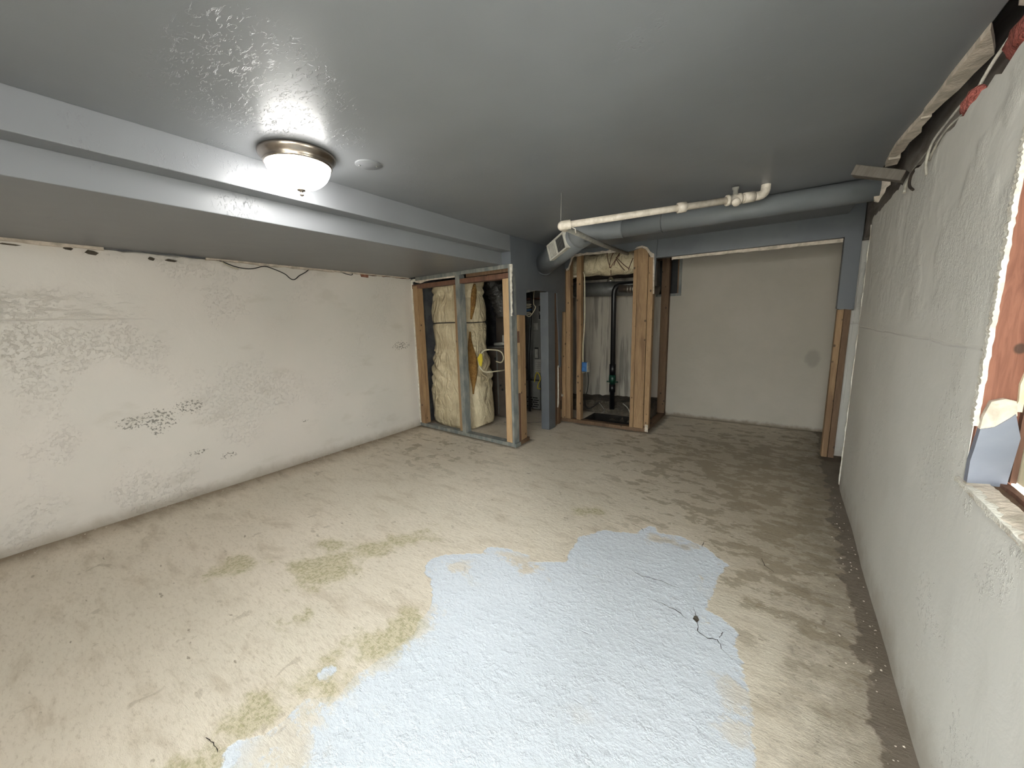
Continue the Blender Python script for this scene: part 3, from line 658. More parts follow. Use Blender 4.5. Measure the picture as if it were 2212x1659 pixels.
b = MB(); b.box(.62, .80, 4.93, 5.86, -.02, 2.53); b.box(.78, .9, 4.0, 5.0, -.02, 2.53); wc = struct(b.build('wall_corner', M['wr']))
for x0, x1, z0, z1 in ((.655, .70, 1.40, 2.02), (.65, .69, .55, 1.36)):
    b = MB(); b.box(x0, x1, 4.922, 4.934, z0, z1); b.build('panel', M['wr'], wc)
b = MB()
for x in np.arange(-4.0, -2.5, .4): b.box(x, x+.045, 3.62, 5.85, 2.36, 2.53)
struct(b.build('ceiling_joists', M['soot']))

# ------------------------------------------------------------------ boxed header and right post (drywall over timber)
hp = MB()
hp.box(-1.2, .63, 4.80, 4.90, 2.135, 2.53); hp.prism([(.505, 1.485), (.53, 1.472), (.56, 1.478), (.60, 1.47), (.628, 1.475), (.628, 2.135), (.505, 2.135)], 'y', 4.80, 4.90)
wp = struct(hp.build('wall_partition', M['grey']))
b = MB(); b.box(.51, .56, 4.802, 4.892, 0, 1.475, .002); b.build('stud', M['wood'], wp, bevel=.003)['label'] = 'tan bare stud with nail holes'
b = MB(); b.box(.563, .612, 4.806, 4.892, 0, 1.475, .002); b.build('stud', M['wooddk'], wp, bevel=.003)['label'] = 'dark stained stud'
b = MB(); b.prism([(-1.02, 2.10)]+jag((-1.0, 2.107), (.50, 2.10), .004, 30)+[(.50, 2.134), (-1.02, 2.134)], 'y', 4.86, 4.875); b.build('torn_edge', M['torn'], wp)

# ------------------------------------------------------------------ doorway wall to the utility room
b = MB()
b.prism([(3.485, 2.34), (3.485, 1.515), (3.52, 1.50), (3.60, 1.512), (3.785, 1.505), (3.785, 1.80), (4.28, 1.80), (4.28, 1.79), (4.55, 1.79), (4.56, 1.5), (4.60, 1.2), (4.62, .8), (4.66, .8), (4.70, 1.55), (4.79, 1.55), (4.79, 2.34)], 'x', -2.375, -2.358)
b.box(-2.46, -2.376, 3.79, 4.8, 1.86, 2.53); 
b.box(-2.482, -2.376, 3.487, 3.60, 2.051, 2.335)
wd = struct(b.build('wall_doorway', M['grey']))
b = MB(); b.box(-2.47, -2.352, 4.29, 4.47, 0, 1.795); b.build('door_jamb', M['grey'], wd, bevel=.004)
b = MB(); b.prism([(3.80, 1.80), (4.05, 1.80), (3.80, 1.76)], 'x', -2.46, -2.38); b.build('door_header', M['greychip'], wd)
for i, (y0, y1, m, lb) in enumerate(((3.575, 3.632, 'woodlt', 'pale orange stud'), (3.636, 3.70, 'wood', None), (3.704, 3.765, 'wood', None))):
    o = MB().box(-2.45, -2.362-.004*i, y0, y1, .04, 1.55, .002).build('stud', M[m], wd, bevel=.003)
    if lb: o['label'] = lb
for z0, z1, m in ((.04, .62, 'woodred'), (.90, 1.06, 'woodlt'), (1.20, 1.33, 'woodred'), (1.36, 1.50, 'woodlt')):
    MB().box(-2.362, -2.356, 3.578, 3.618, z0, z1, .002).build('lath_scrap', M[m], wd)
MB().box(-2.46, -2.355, 3.56, 3.80, -.005, .042, .003).build('bottom_plate', M['wooddk'], wd)
for y0, y1, m in ((4.49, 4.56, 'wooddk'), (4.60, 4.68, 'wooddk')):
    MB().box(-2.46, -2.378, y0, y1, 0, 1.86, .002).build('stud', M[m], wd, bevel=.003)
b = MB(); b.prism([(4.57, .25), (4.585, .5), (4.58, .8), (4.592, .83), (4.60, .5), (4.595, .3)], 'x', -2.376, -2.362); b.build('torn_edge', M['white'], wd)

# ------------------------------------------------------------------ stud frame one (in front of the wrapped duct)
ang = math.atan2(-.12, 1.72)
f1 = thing('stud_partition', 'open stud frame with grey-painted plate and studs, in front of the wrapped duct by the left wall', 'wall frame', (-4.08, 3.60, 0), ang)
def f1box(name, m, s0, s1, d0, d1, z0, z1, j=.002, bev=.003, label=None):
    o = MB().box(s0, s1, d0, d1, z0, z1, j).build(name, m, f1, bevel=bev)
    if label: o['label'] = label
    return o
f1box('bottom_plate', M['greychip'], .01, 1.74, 0, .095, 0, .045, .003)
f1box('stud', M['wood'], .035, .125, 0, .095, .045, 1.94, label='knotty bare stud against the left wall')
f1box('stud', M['wood'], .80, .855, .025, .095, .045, 1.905, label='brown stud beside the grey one')
f1box('stud', M['greychip'], .868, .935, -.004, .092, .04, 2.01, label='grey-painted middle stud')
f1box('stud', M['woodlt'], 1.60, 1.683, .004, .095, .045, 1.905, label='pale clean stud')
f1box('stud', M['greychip'], 1.690, 1.722, -.004, .092, .0, 2.01, label='grey-painted corner stud')
f1box('top_plate', M['woodred'], .02, 1.69, .004, .095, 1.905, 1.962, .003)
f1box('drywall_strip', M['greychip'], .12, 1.72, -.012, .0, 2.005, 2.048, .003)
f1box('blocking', M['wooddk'], 1.02, 1.69, .03, .085, 1.975, 2.04, .003)
b = MB(); b.prism(jag((1.722, 1.50), (1.722, 2.045), .0, 1, 0)+jag((1.752, 2.045), (1.738, 1.50), .006, 24, 0), 'y', -.014, -.002); b.build('torn_edge', M['white'], f1)
b = MB(); b.prism([(.10, 1.985), (.2, 1.965), (.30, 1.985), (.42, 1.99), (.86, 1.985), (.86, 2.005), (.1, 2.005)], 'y', .0, .012); b.build('torn_board', M['torn'], f1)
b = lump((.05, .01, 2.015), .04, 6, (1.4, .6, .5)); b.build('plaster_lump', M['white'], f1)

# ------------------------------------------------------------------ wrapped duct standing in the closet
wd1 = thing('wrapped_duct', 'tall cream insulation-wrapped duct tied round the middle, standing behind the stud frame', 'duct', (-3.62, 4.02, 0))
def wrap(cx, cy, zs, rxs, rys, nz=130, n=110):
    vs = []
    for j in range(nz):
        z = .03+(1.98-.03)*j/(nz-1)
        rx = np.interp(z, zs, rxs); ry = np.interp(z, zs, rys)
        pin = 1-.05*math.exp(-((z-1.44)/.03)**2)
        for k in range(n):
            a = 2*PI*k/n; c, s_ = math.cos(a), math.sin(a); e = .62
            x = math.copysign(abs(c)**e, c)*rx; y = math.copysign(abs(s_)**e, s_)*ry
            f = 1+.03*mnoise.noise(Vector((x*5, y*5, z*3)))+.022*mnoise.noise(Vector((c*4, s_*4+z*7, z*2)))
            # gathered diagonal creases above and below the waist at z ~ 1
            cr = .055*math.exp(-((z-.80)/.25)**2)*math.sin(38*(x*.7+z*1.0)+3*mnoise.noise(Vector((x*3, z*3, 0))))
            cr += .035*math.exp(-((z-1.86)/.10)**2)*math.sin(60*(z-x*.4))+.02*math.exp(-((z-1.05)/.05)**2)*math.sin(120*z)
            f = (f+cr)*pin
            vs.append((cx+x*f, cy+y*f, z+(0.04*math.sin(a*2+1) if j == 0 else 0)))
    fs = [(j*n+k, j*n+(k+1) % n, (j+1)*n+(k+1) % n, (j+1)*n+k) for j in range(nz-1) for k in range(n)]
    fs += [tuple(range(n))[::-1], tuple((nz-1)*n+k for k in range(n))]
    return MB().add(vs, fs, True)
WZS, WRX, WRY = [0, .12, .5, .95, 1.15, 1.4, 1.6, 1.78, 2.0], [.44, .46, .47, .41, .375, .405, .41, .37, .39], [.26, .27, .27, .24, .22, .23, .235, .21, .22]
b = wrap(-3.62, 4.02, WZS, WRX, WRY)
b.build('wrap', M['bag'], wd1)
def ring(z, rx, ry, m, name, r=.006):
    pts = []
    for k in range(49):
        a = 2*PI*k/48; c, s_ = math.cos(a), math.sin(a); e = .62
        pts.append((-3.62+math.copysign(abs(c)**e, c)*rx, 4.02+math.copysign(abs(s_)**e, s_)*ry, z+.004*math.sin(3*a)))
    MB().tube(pts, r, 6).build(name, m, wd1)
ring(1.44, .382, .222, M['band'], 'tie_band', .008)
def slit(pts, name='exposed_wool'):
    # tapered gash following the surface of the wrap: (angle, height, half-width in angle)
    n = len(pts); vs = []; m = 7
    for a, z, w in pts:
        for k in range(m):
            t = a-w+2*w*k/(m-1); c, s_ = math.cos(t), math.sin(t)
            rx = np.interp(z, WZS, WRX); ry = np.interp(z, WZS, WRY); f = 1.035+.02*math.sin(PI*k/(m-1)); r_ = random.uniform(-.004, .004)
            vs.append((-3.62+math.copysign(abs(c)**.62, c)*rx*f+r_, 4.02+math.copysign(abs(s_)**.62, s_)*ry*f-r_, z))
    fs = [(i*m+k, i*m+k+1, (i+1)*m+k+1, (i+1)*m+k) for i in range(n-1) for k in range(m-1)]
    o = MB().add(vs, fs, True).build(name, M['fibre'], wd1); md_ = o.modifiers.new('thick', 'SOLIDIFY'); md_.thickness = .02; md_.offset = 0
D_ = math.radians
slit([(D_(-40), 1.32, D_(.6)), (D_(-39), 1.22, D_(4)), (D_(-38), 1.1, D_(10)), (D_(-37), .98, D_(15)), (D_(-37), .88, D_(15)), (D_(-38), .78, D_(12)), (D_(-40), .68, D_(7)), (D_(-43), .58, D_(2)), (D_(-45), .50, D_(.6))])
slit([(D_(-16), 1.93, D_(2)), (D_(-17), 1.85, D_(8)), (D_(-20), 1.76, D_(9)), (D_(-26), 1.66, D_(7)), (D_(-32), 1.57, D_(4)), (D_(-37), 1.48, D_(.8))])
b = MB(); b.tube([(-3.45, 3.77, .55), (-3.46, 3.765, .42), (-3.45, 3.765, .3), (-3.47, 3.76, .22), (-3.46, 3.765, .12)], .005, 6, sub=3); b.build('seam', M['band'], wd1)

# dark plastic-sheathed flexible duct and brown cabinet behind the frame
fl = thing('flexible_duct', 'black crumpled plastic duct sagging from the joists over the brown cabinet', 'duct', (-3.30, 4.5, 1.5))
pts = [(-3.42, 4.45, 2.25), (-3.36, 4.45, 2.05), (-3.27, 4.48, 1.85), (-3.23, 4.5, 1.68), (-3.22, 4.52, 1.50)]
P = smooth_path([Vector(p) for p in pts], 8); b = MB(); b.tube(P, [.20+.012*math.sin(i*1.9) - .003*i for i in range(len(P))], 20, sub=1); b.build('sleeve', M['foil'], fl)
cb = thing('cabinet', 'brown metal utility cabinet behind the right half of the grey stud frame', 'utility cabinet', (-3.38, 4.65, 0))
MB().box(-3.60, -3.10, 4.50, 4.85, .02, 1.06).build('body', M['furndk'], cb, bevel=.012)
MB().box(-3.34, -3.32, 4.488, 4.50, .06, 1.02).build('rib', M['furn'], cb); MB().box(-3.18, -3.165, 4.488, 4.50, .06, 1.02).build('rib', M['furn'], cb)
MB().box(-3.62, -3.10, 4.49, 4.86, 1.06, 1.075).build('top_panel', M['metal'], cb)
for x, z in ((-3.42, .72), (-3.28, .50), (-3.25, .44), (-3.36, .90)): MB().lathe([(.0, -.02), (.014, -.02), (.014, 0), (.02, .0)], (x, 4.5, z), 10, (0, 1, 0)).build('knob', M['black'], cb)
MB().box(-3.58, -3.46, 4.40, 4.50, .02, .50).build('side_panel', M['metal'], cb, bevel=.004)
MB().tube([(-3.49, 4.40, .42), (-3.47, 4.395, .50), (-3.44, 4.39, .56)], .012, 8).build('bracket', M['steel'], cb)
MB().box(-3.60, -3.14, 4.86, 4.98, 1.08, 1.95).build('flue_panel', M['furndk'], cb)
MB().tube([(-3.46, 4.62, 1.10), (-3.18, 4.62, 1.12)], .028, 12).build('bottle', M['label'], cb)
MB().box(-3.30, -3.25, 4.6, 4.64, 1.14, 1.24).build('tag', M['label'], cb); MB().tube([(-3.38, 4.84, 1.32), (-3.25, 4.82, 1.30), (-3.14, 4.82, 1.36)], .028, 10, sub=3).build('hose', M['black'], cb)
MB().tube([(-3.33, 4.83, 1.50), (-3.12, 4.83, 1.505)], .008, 6).build('rod', M['steel'], cb)
cl = thing('coiled_cable', 'pale cable looped on itself with a yellow tag, hanging beside the wrapped duct', 'cable', (-3.3, 4.25, .9))
pts = [(-3.34, 4.42, .86), (-3.22, 4.36, .855), (-3.15, 4.33, .89), (-3.125, 4.31, .96), (-3.17, 4.29, 1.03), (-3.27, 4.28, 1.055), (-3.37, 4.25, 1.03), (-3.44, 4.22, .95), (-3.46, 4.2, .86), (-3.42, 4.2, .78), (-3.33, 4.22, .735), (-3.22, 4.3, .735), (-3.12, 4.42, .76), (-3.10, 4.5, .77)]
pts = [(x*.90, 3.80 if i > 4 and i < 11 else (y-.38 if i < 5 else 4.0+(i-11)*.2), (z-1.45)*.90+1.45) if i < 12 else (x, y, z) for i, (x, y, z) in enumerate(pts)]
MB().tube(pts, .009, 8, sub=5).build('cord', M['cablew'], cl)
b = MB(); b.prism([(x*.9, (z-1.45)*.9+1.45) for x, z in [(-3.46, .93), (-3.41, 1.0), (-3.375, .99), (-3.37, .90), (-3.395, .81), (-3.43, .83)]], 'y', 3.775, 3.785); b.build('tag', M['yellow'], cl)

# ------------------------------------------------------------------ furnace seen through the doorway
fu = thing('furnace', 'tall grey furnace with labels and a louvred foot, seen through the narrow doorway', 'furnace', (-3.1, 5.5, 0))
MB().box(-3.34, -2.93, 5.2, 5.75, .50, 1.76).build('upper_cabinet', M['furn'], fu, bevel=.008)
MB().box(-3.30, -2.98, 5.14, 5.75, .03, .49).build('lower_cabinet', M['furn'], fu, bevel=.008)
MB().box(-3.36, -2.86, 5.16, 5.76, 1.765, 1.79).build('trim', M['woodred'], fu)
for r in range(5):
    off = .02 if r % 2 else 0
    for c in range(2): MB().box(-3.225+c*.11+off, -3.135+c*.11+off, 5.134, 5.142, .06+r*.036, .078+r*.036).build('louvre', M['ink'], fu)
MB().box(-3.02, -2.965, 5.192, 5.2, 1.45, 1.68).build('label', M['label'], fu); MB().box(-3.012, -2.970, 5.189, 5.193, 1.46, 1.67).build('label', M['ink'], fu)
b = MB(); b.prism([(-3.005, 1.58), (-2.978, 1.58), (-2.991, 1.52)], 'y', 5.186, 5.19); b.build('emblem', M['label'], fu)
MB().box(-3.11, -3.035, 5.194, 5.2, 1.30, 1.40).build('label', M['label'], fu)
MB().box(-3.10, -3.03, 5.192, 5.2, .84, 1.02).build('label', M['ink'], fu); MB().box(-3.093, -3.037, 5.189, 5.193, .85, .995).build('label', M['label'], fu)
MB().box(-3.10, -2.95, 5.193, 5.2, .62, .83).build('label', M['label'], fu)
for k in range(5): MB().box(-3.09, -3.09+.10+.02*(k % 2), 5.190, 5.194, .65+k*.033, .656+k*.033).build('print_line', M['furn'], fu)
MB().tube([(-3.08, 5.14, .47), (-3.05, 5.12, .56), (-3.02, 5.12, .63), (-2.98, 5.12, .60), (-2.96, 5.12, .53), (-3.0, 5.12, .44), (-3.01, 5.12, .38), (-2.96, 5.13, .37)], .008, 6, sub=4).build('gas_hose', M['yellow'], fu)
MB().lathe([(.0, -.05), (.035, -.05), (.035, .03), (.02, .04)], (-2.93, 5.16, .42), 14, (0, 1, 0)).build('gas_valve', M['steel'], fu)
tag(MB().tube([(-3.02, 5.0, 1.95), (-3.025, 5.0, 1.74), (-3.09, 5.0, .95), (-3.09, 5.0, .02)], .020, 10).build('vent_pipe', M['black']), 'thin black pipe slanting down in front of the grey furnace', 'pipe')
wl_ = thing('wire_coil', 'small coil of white and grey wire hanging in the doorway before the furnace', 'wire', (-2.85, 4.62, 1.56))
for k, z in enumerate((1.66, 1.625, 1.585, 1.54)):
    MB().tube([(-2.86+.07*math.cos(a), 4.6+.03*math.sin(a), z+.012*math.sin(a+k)) for a in np.linspace(0, 2*PI, 17)], .006, 6).build('turn', M['cablew'] if k != 2 else M['blue'], wl_)
MB().tube([(-2.88, 4.57, 1.545), (-2.80, 4.57, 1.50), (-2.72, 4.6, 1.62), (-2.75, 4.6, 1.70), (-2.77, 4.7, 2.1), (-2.78, 4.7, 2.365)], .006, 6, sub=4).build('tail', M['cablew'], wl_)
b = MB(); b.tube([(-3.1, 4.30, .008), (-2.8, 4.42, .006), (-2.6, 4.62, .006), (-2.52, 4.85, .006)], .006, 6, sub=4); tag(b.build('floor_cable', M['cableg']), 'thin cable lying on the floor inside the doorway', 'cable')

# ------------------------------------------------------------------ stud frame two around the niche
f2 = thing('stud_partition', 'bare brown stud frame with torn plaster top, framing the niche with the black pipe', 'wall frame', (-2.45, 4.80, 0))
def f2box(name, m, x0, x1, y0, y1, z0, z1, j=.002, label=None):
    o = MB().box(x0, x1, y0, y1, z0, z1, j).build(name, M[m], f2, bevel=.003)
    if label: o['label'] = label
f2box('bottom_plate', 'wooddk', -2.44, -1.22, 4.80, 4.89, 0, .042, .004)
f2box('bottom_plate', 'wooddk', -1.31, -1.22, 4.895, 5.84, 0, .042, .004)
f2box('stud', 'wood', -2.425, -2.360, 4.80, 4.89, .042, 2.20); f2box('stud', 'wood', -2.355, -2.290, 4.806, 4.89, .042, 2.24)
f2box('stud', 'wood', -2.20, -2.135, 4.81, 4.89, .042, 2.30, label='slender middle stud')
f2box('stud', 'wood', -1.445, -1.40, 4.80, 4.89, .042, 2.28); f2box('stud', 'wood', -1.396, -1.272, 4.80, 4.885, .042, 2.27, .002, 'wide stained stud'); f2box('stud', 'wood', -1.268, -1.205, 4.806, 4.885, .042, 2.16)
f2box('stud', 'wooddk', -1.315, -1.225, 4.90, 4.94, .042, 2.16)
f2box('stud', 'wooddk', -1.325, -1.225, 5.74, 5.83, .042, 2.33, .002, 'dark end stud against the back wall')
# drywall over the frame, torn round its lower edge
b = MB(); b.prism([(-2.358, 2.34), (-2.358, 2.12)]+[(-2.33, 2.10), (-2.30, 2.16), (-2.27, 2.19), (-2.25, 2.27)]+jag((-2.2, 2.275), (-1.66, 2.265), .008, 14)+[(-1.62, 2.24), (-1.5, 2.24), (-1.44, 2.25)]+[(-1.36, 2.27), (-1.28, 2.24), (-1.25, 2.19), (-1.20, 2.16), (-1.19, 1.75), (-1.17, 2.34)], 'y', 4.782, 4.798); b.build('drywall', M['grey'], f2)
b = MB(); b.prism([(-2.34, 2.09), (-2.30, 2.10), (-2.27, 2.17), (-2.24, 2.245), (-2.225, 2.262)]+jag((-2.2, 2.262), (-1.66, 2.252), .006, 14)+[(-1.66, 2.275)]+jag((-1.7, 2.283), (-2.22, 2.292), .007, 12)+[(-2.26, 2.29), (-2.28, 2.2), (-2.31, 2.13), (-2.34, 2.11)], 'y', 4.776, 4.784); b.build('torn_edge', M['torn'], f2)
b = MB(); b.prism([(-1.43, 2.262), (-1.40, 2.282), (-1.34, 2.29), (-1.28, 2.262), (-1.245, 2.21), (-1.20, 2.18), (-1.19, 1.98), (-1.185, 1.72), (-1.20, 1.72), (-1.207, 1.95), (-1.21, 2.14), (-1.24, 2.145), (-1.262, 2.19), (-1.30, 2.245), (-1.34, 2.268), (-1.40, 2.262)], 'y', 4.776, 4.786); b.build('torn_edge', M['torn'], f2)
b = MB(); b.prism(jag((-2.44, .3), (-2.44, 2.0), .004, 24, 0)+[(-2.43, 2.1), (-2.428, .3)], 'y', 4.782, 4.79); b.build('torn_edge', M['torn'], f2)
MB().box(-2.44, -2.40, 4.79, 4.80, .36, .39, .006).build('plaster_crumb', M['white'], f2)
MB().box(-1.245, -1.205, 4.785, 4.797, .01, .10, .003).build('splintered_foot', M['torn'], f2)
MB().box(-2.30, -2.20, 4.93, 4.96, 2.02, 2.035).build('lath', M['torn'], f2)

# contents of the niche
wd2 = thing('wrapped_duct', 'horizontal cream canvas-wrapped duct tied with cord at the top of the niche', 'duct', (-1.9, 5.12, 2.18))
P = smooth_path([Vector(p) for p in [(-2.75, 5.14, 2.17), (-2.4, 5.13, 2.175), (-2.0, 5.12, 2.175), (-1.6, 5.12, 2.165), (-1.34, 5.12, 2.155)]], 10)
b = MB(); b.tube(P, [.150+.006*math.sin(i*.9)+.008*math.sin(i*.31) for i in range(len(P))], 28, sub=1); b.build('wrap', M['bag'], wd2)
def cordarc(x0, x1, a0, a1):
    return [(x0+(x1-x0)*t, 5.12-.163*math.cos(a0+(a1-a0)*t), 2.17+.163*math.sin(a0+(a1-a0)*t)) for t in np.linspace(0, 1, 8)]
for x0, x1, a0, a1 in ((-1.86, -1.80, .9, -.45), (-1.77, -1.81, .9, -.45), (-1.68, -1.80, .5, -.5), (-1.66, -1.75, 1.0, -.3), (-1.72, -1.56, .3, -.7), (-1.72, -1.62, .2, -.8), (-1.50, -1.57, .1, -.8)):
    MB().tube(cordarc(x0, x1, a0, a1), .005, 6).build('tie_cord', M['woodred'], wd2)
md = thing('metal_duct', 'dull grey round metal duct running across the back wall of the niche', 'duct', (-2.0, 5.65, 1.86))
b = MB(); b.tube([(-2.74, 5.63, 1.90), (-1.5, 5.63, 1.86)], .105, 24); b.build('pipe', M['metal'], md)
MB().tube([(-2.66, 5.63, 1.897), (-2.60, 5.63, 1.895)], .112, 24).build('joint_band', M['steel'], md)
b = MB(); b.tube([(-2.74, 5.60, 2.12), (-1.4, 5.60, 2.10)], .09, 20); tag(b.build('upper_metal_duct', M['soot']), 'dark sooty round duct above the grey metal duct in the niche', 'duct')
bp = thing('drain_pipe', 'black plastic standpipe with a green check valve in the niche', 'pipe', (-1.93, 5.45, 0))
X0, Y0 = -1.90, 5.42
P = [(X0, Y0, .10), (X0, Y0, 1.78), (X0+.006, Y0, 1.84), (X0+.03, Y0, 1.885), (X0+.08, Y0, 1.905), (X0+.50, Y0, 1.905)]
MB().tube([Vector(p) for p in P], .036, 16).build('pipe', M['black'], bp)
MB().tube([(X0+.08, Y0, 1.87), (X0+.62, Y0, 1.80)], .055, 16).build('branch', M['furndk'], bp)
for x in (X0+.20, X0+.27, X0+.24): MB().tube([(x, Y0, 1.852-.13*(x-X0-.2)), (x+.018, Y0, 1.850-.13*(x-X0-.2))], .058, 16).build('hose_clamp', M['steel'], bp)
MB().lathe([(.038, -.12), (.042, -.12), (.042, -.05), (.05, -.05), (.052, .0), (.048, .06), (.042, .06), (.042, .12), (.038, .12)], (X0, Y0, .56), 18).build('check_valve', M['green'], bp)
MB().box(X0-.085, X0+.085, Y0-.012, Y0+.012, .505, .525).build('valve_lug', M['green'], bp, bevel=.004)
for z in (.70, .665, .445, .405): MB().tube([(X0, Y0, z), (X0, Y0, z+.012)], .043, 16).build('hose_clamp', M['steel'], bp)
MB().lathe([(.0, 0), (.045, 0), (.045, .16), (.0, .16)], (X0, Y0, .62), 16).build('coupling', M['black'], bp); MB().lathe([(.0, 0), (.045, 0), (.045, .12), (.0, .12)], (X0, Y0, .36), 16).build('coupling', M['black'], bp)
b = MB(); n = 30
ld = MB(); vs = []
xs = np.linspace(-2.74, -1.33, n)
for x in xs:
    zt = .17+.05*(x+2.5)/1.2+random.uniform(-.01, .01)
    vs += [(x, 5.50+random.uniform(-.006, .006), -.1), (x, 5.52, zt), (x, 5.84, zt+.03), (x, 5.84, -.1)]
fs = [(i*4+k, i*4+(k+1) % 4, (i+1)*4+(k+1) % 4, (i+1)*4+k) for i in range(n-1) for k in range(4)]+[(0, 1, 2, 3), tuple((n-1)*4+k for k in (3, 2, 1, 0))]
ld.add(vs, fs); o = ld.build('earth_ledge', M['dirt']); struct(o)
tag(MB().tube([(-2.12, 5.46, .17), (-2.05, 5.45, .10), (-2.02, 5.44, .05), (-2.06, 5.40, .02)], .006, 6, sub=4).build('loose_wire', M['cableg']), 'thin loose wire dangling over the earth ledge in the niche', 'wire')
tag(MB().tube([(-1.75, 5.47, .19), (-1.66, 5.45, .12), (-1.58, 5.35, .0), (-1.56, 5.3, -.10)], .008, 6, sub=4).build('pit_hose', M['cableg']), 'dusty hose curving down into the sump pit', 'hose')
# outlet box with its cables
ob = thing('outlet_box', 'blue plastic electrical box on the slender stud, with white cable above and black cord below', 'electrical box', (-2.11, 4.86, .72))
MB().box(-2.130, -2.045, 4.83, 4.90, .73, .86).build('box', M['blue'], ob, bevel=.005)
MB().box(-2.052, -2.043, 4.822, 4.90, .725, .865).build('flange', M['label'], ob)
MB().box(-2.125, -2.075, 4.815, 4.832, .735, .80).build('cover', M['blue'], ob, bevel=.006)
MB().box(-2.12, -2.08, 4.82, 4.835, .715, .73).build('clamp', M['steel'], ob)
MB().tube([(-2.13, 4.87, 2.06), (-2.105, 4.85, 2.0), (-2.10, 4.85, 1.75), (-2.10, 4.85, 1.40), (-2.118, 4.85, 1.15), (-2.122, 4.85, .95), (-2.118, 4.85, .85)], .008, 8, sub=5).build('white_cable', M['cablew'], ob)
MB().tube([(-2.06, 4.87, .74), (-2.05, 4.88, .62), (-2.07, 4.9, .48), (-2.12, 4.93, .32), (-2.12, 4.97, .20), (-2.10, 5.1, .16), (-2.09, 5.44, .20)], .006, 8, sub=5).build('black_cord', M['black'], ob)
bb = thing('pull_chain_bulb_socket', 'small bright metal clip hanging on a cord under the wrapped duct', 'clip', (-1.85, 5.2, 1.9))
MB().tube([(-1.80, 5.0, 2.10), (-1.80, 5.0, 1.98)], .004, 6).build('cord', M['woodred'], bb)
MB().lathe([(.0, .06), (.018, .055), (.045, .012), (.045, 0), (.0, 0)], (-1.80, 5.0, 1.925), 14).build('shade', M['steel'], bb)
bb.name = 'hanging_clip'

# ------------------------------------------------------------------ painted round duct under the ceiling, with its branch and register
sd = thing('supply_duct', 'large round grey-painted duct hung under the ceiling, with a branch down to the doorway wall', 'duct', (-.5, 3.42, 2.21))
YC, ZC, RD = 3.65, 2.262, .076
RB = .130
def duct_path(pts, r, n=32): return MB().tube([Vector(p) for p in pts], r, n)
duct_path([(-1.22, YC, ZC), (.53, YC, ZC)], RD).build('main_run', M['duct'], sd)
A = Vector((-1.61, 3.655, 2.283)); Bp = Vector((-2.352, 4.18, 2.11))
dirb = (Bp-A).normalized()
P = smooth_path([A+dirb*.05, A, A-dirb*.05+Vector((.01, 0, -.003)), Vector((-1.49, 3.62, 2.275)), Vector((-1.36, 3.645, 2.265)), Vector((-1.20, YC, ZC))], 6)
rs = [RB+.001-(RB-RD-.002)*min(1, max(0, (i/(len(P)-1)-.12)/.5)) for i in range(len(P))]
b = MB(); b.tube(P, rs, 32); b.build('elbow', M['duct'], sd)
duct_path([A+dirb*.02, Bp], RB-.003).build('branch', M['duct'], sd)
MB().tube([(-.86, YC, ZC), (-.853, YC, ZC)], RD+.002, 32).build('joint_seam', M['greydark'], sd)
MB().tube([Bp-dirb*.035, Bp-dirb*.008], RB+.003, 32).build('collar', M['duct'], sd)
# register on the near face of the branch: white plate, one bright and one dark louvre bank
C0 = A.lerp(Bp, .33); RD = .138
fwd = dirb; side = fwd.cross(Vector((0, 0, 1))).normalized()
if side.y > 0: side = -side       # facing the room
nrm = (side*.985+Vector((0, 0, -1))*.17).normalized(); upv = nrm.cross(fwd).normalized()
rg = None
def rbox(a0, a1, b0, b1, d0, d1):
    mb = MB(); vs = []
    for a in (a0, a1):
        for bb_ in (b0, b1):
            for d in (d0, d1): vs.append(C0+fwd*a+upv*bb_+nrm*(RD+d))
    return mb.add(vs, [(0, 1, 3, 2), (4, 6, 7, 5), (0, 4, 5, 1), (2, 3, 7, 6), (0, 2, 6, 4), (1, 5, 7, 3)])
rgp = bpy.data.objects.new('register', None)
W_, H_ = .19, .085
rg = rbox(-W_, W_, -H_, H_, -.045, -.004).build('register', M['register'], sd)
rg['label'] = 'white register plate with two louvre banks'
for a0, a1, m in ((-W_+.022, -.012, 'ink'), (.012, W_-.022, 'label')):
    rbox(a0, a1, -H_+.020, H_-.020, -.004, .001).build('louvre_bank', M[m], rg)
    for k in range(6):
        t = a0+.01+(a1-a0-.02)*k/5; rbox(t-.003, t+.003, -H_+.02, H_-.02, .001, .004).build('louvre', M['register' if m == 'label' else 'furn'], rg)
rbox(-W_, W_, -H_, -H_+.014, -.004, .005).build('rim', M['register'], rg); rbox(-W_, W_, H_-.014, H_, -.004, .005).build('rim', M['register'], rg)
rbox(-W_, -W_+.016, -H_, H_, -.004, .005).build('rim', M['register'], rg); rbox(W_-.016, W_, -H_, H_, -.004, .005).build('rim', M['register'], rg); rbox(-.012, .012, -H_, H_, -.004, .005).build('mullion', M['register'], rg)
b = MB(); b.prism([(.505, 2.335), (.585, 2.32), (.59, 2.30), (.575, 2.285), (.578, 2.265), (.56, 2.25), (.555, 2.22), (.54, 2.19), (.53, 2.165), (.51, 2.175), (.50, 2.22)], 'y', 3.60, 3.62)
tag(b.build('plaster_scrap', M['torn']), 'pale torn plaster scrap at the right end of the grey duct, below the timber stub', 'plaster')

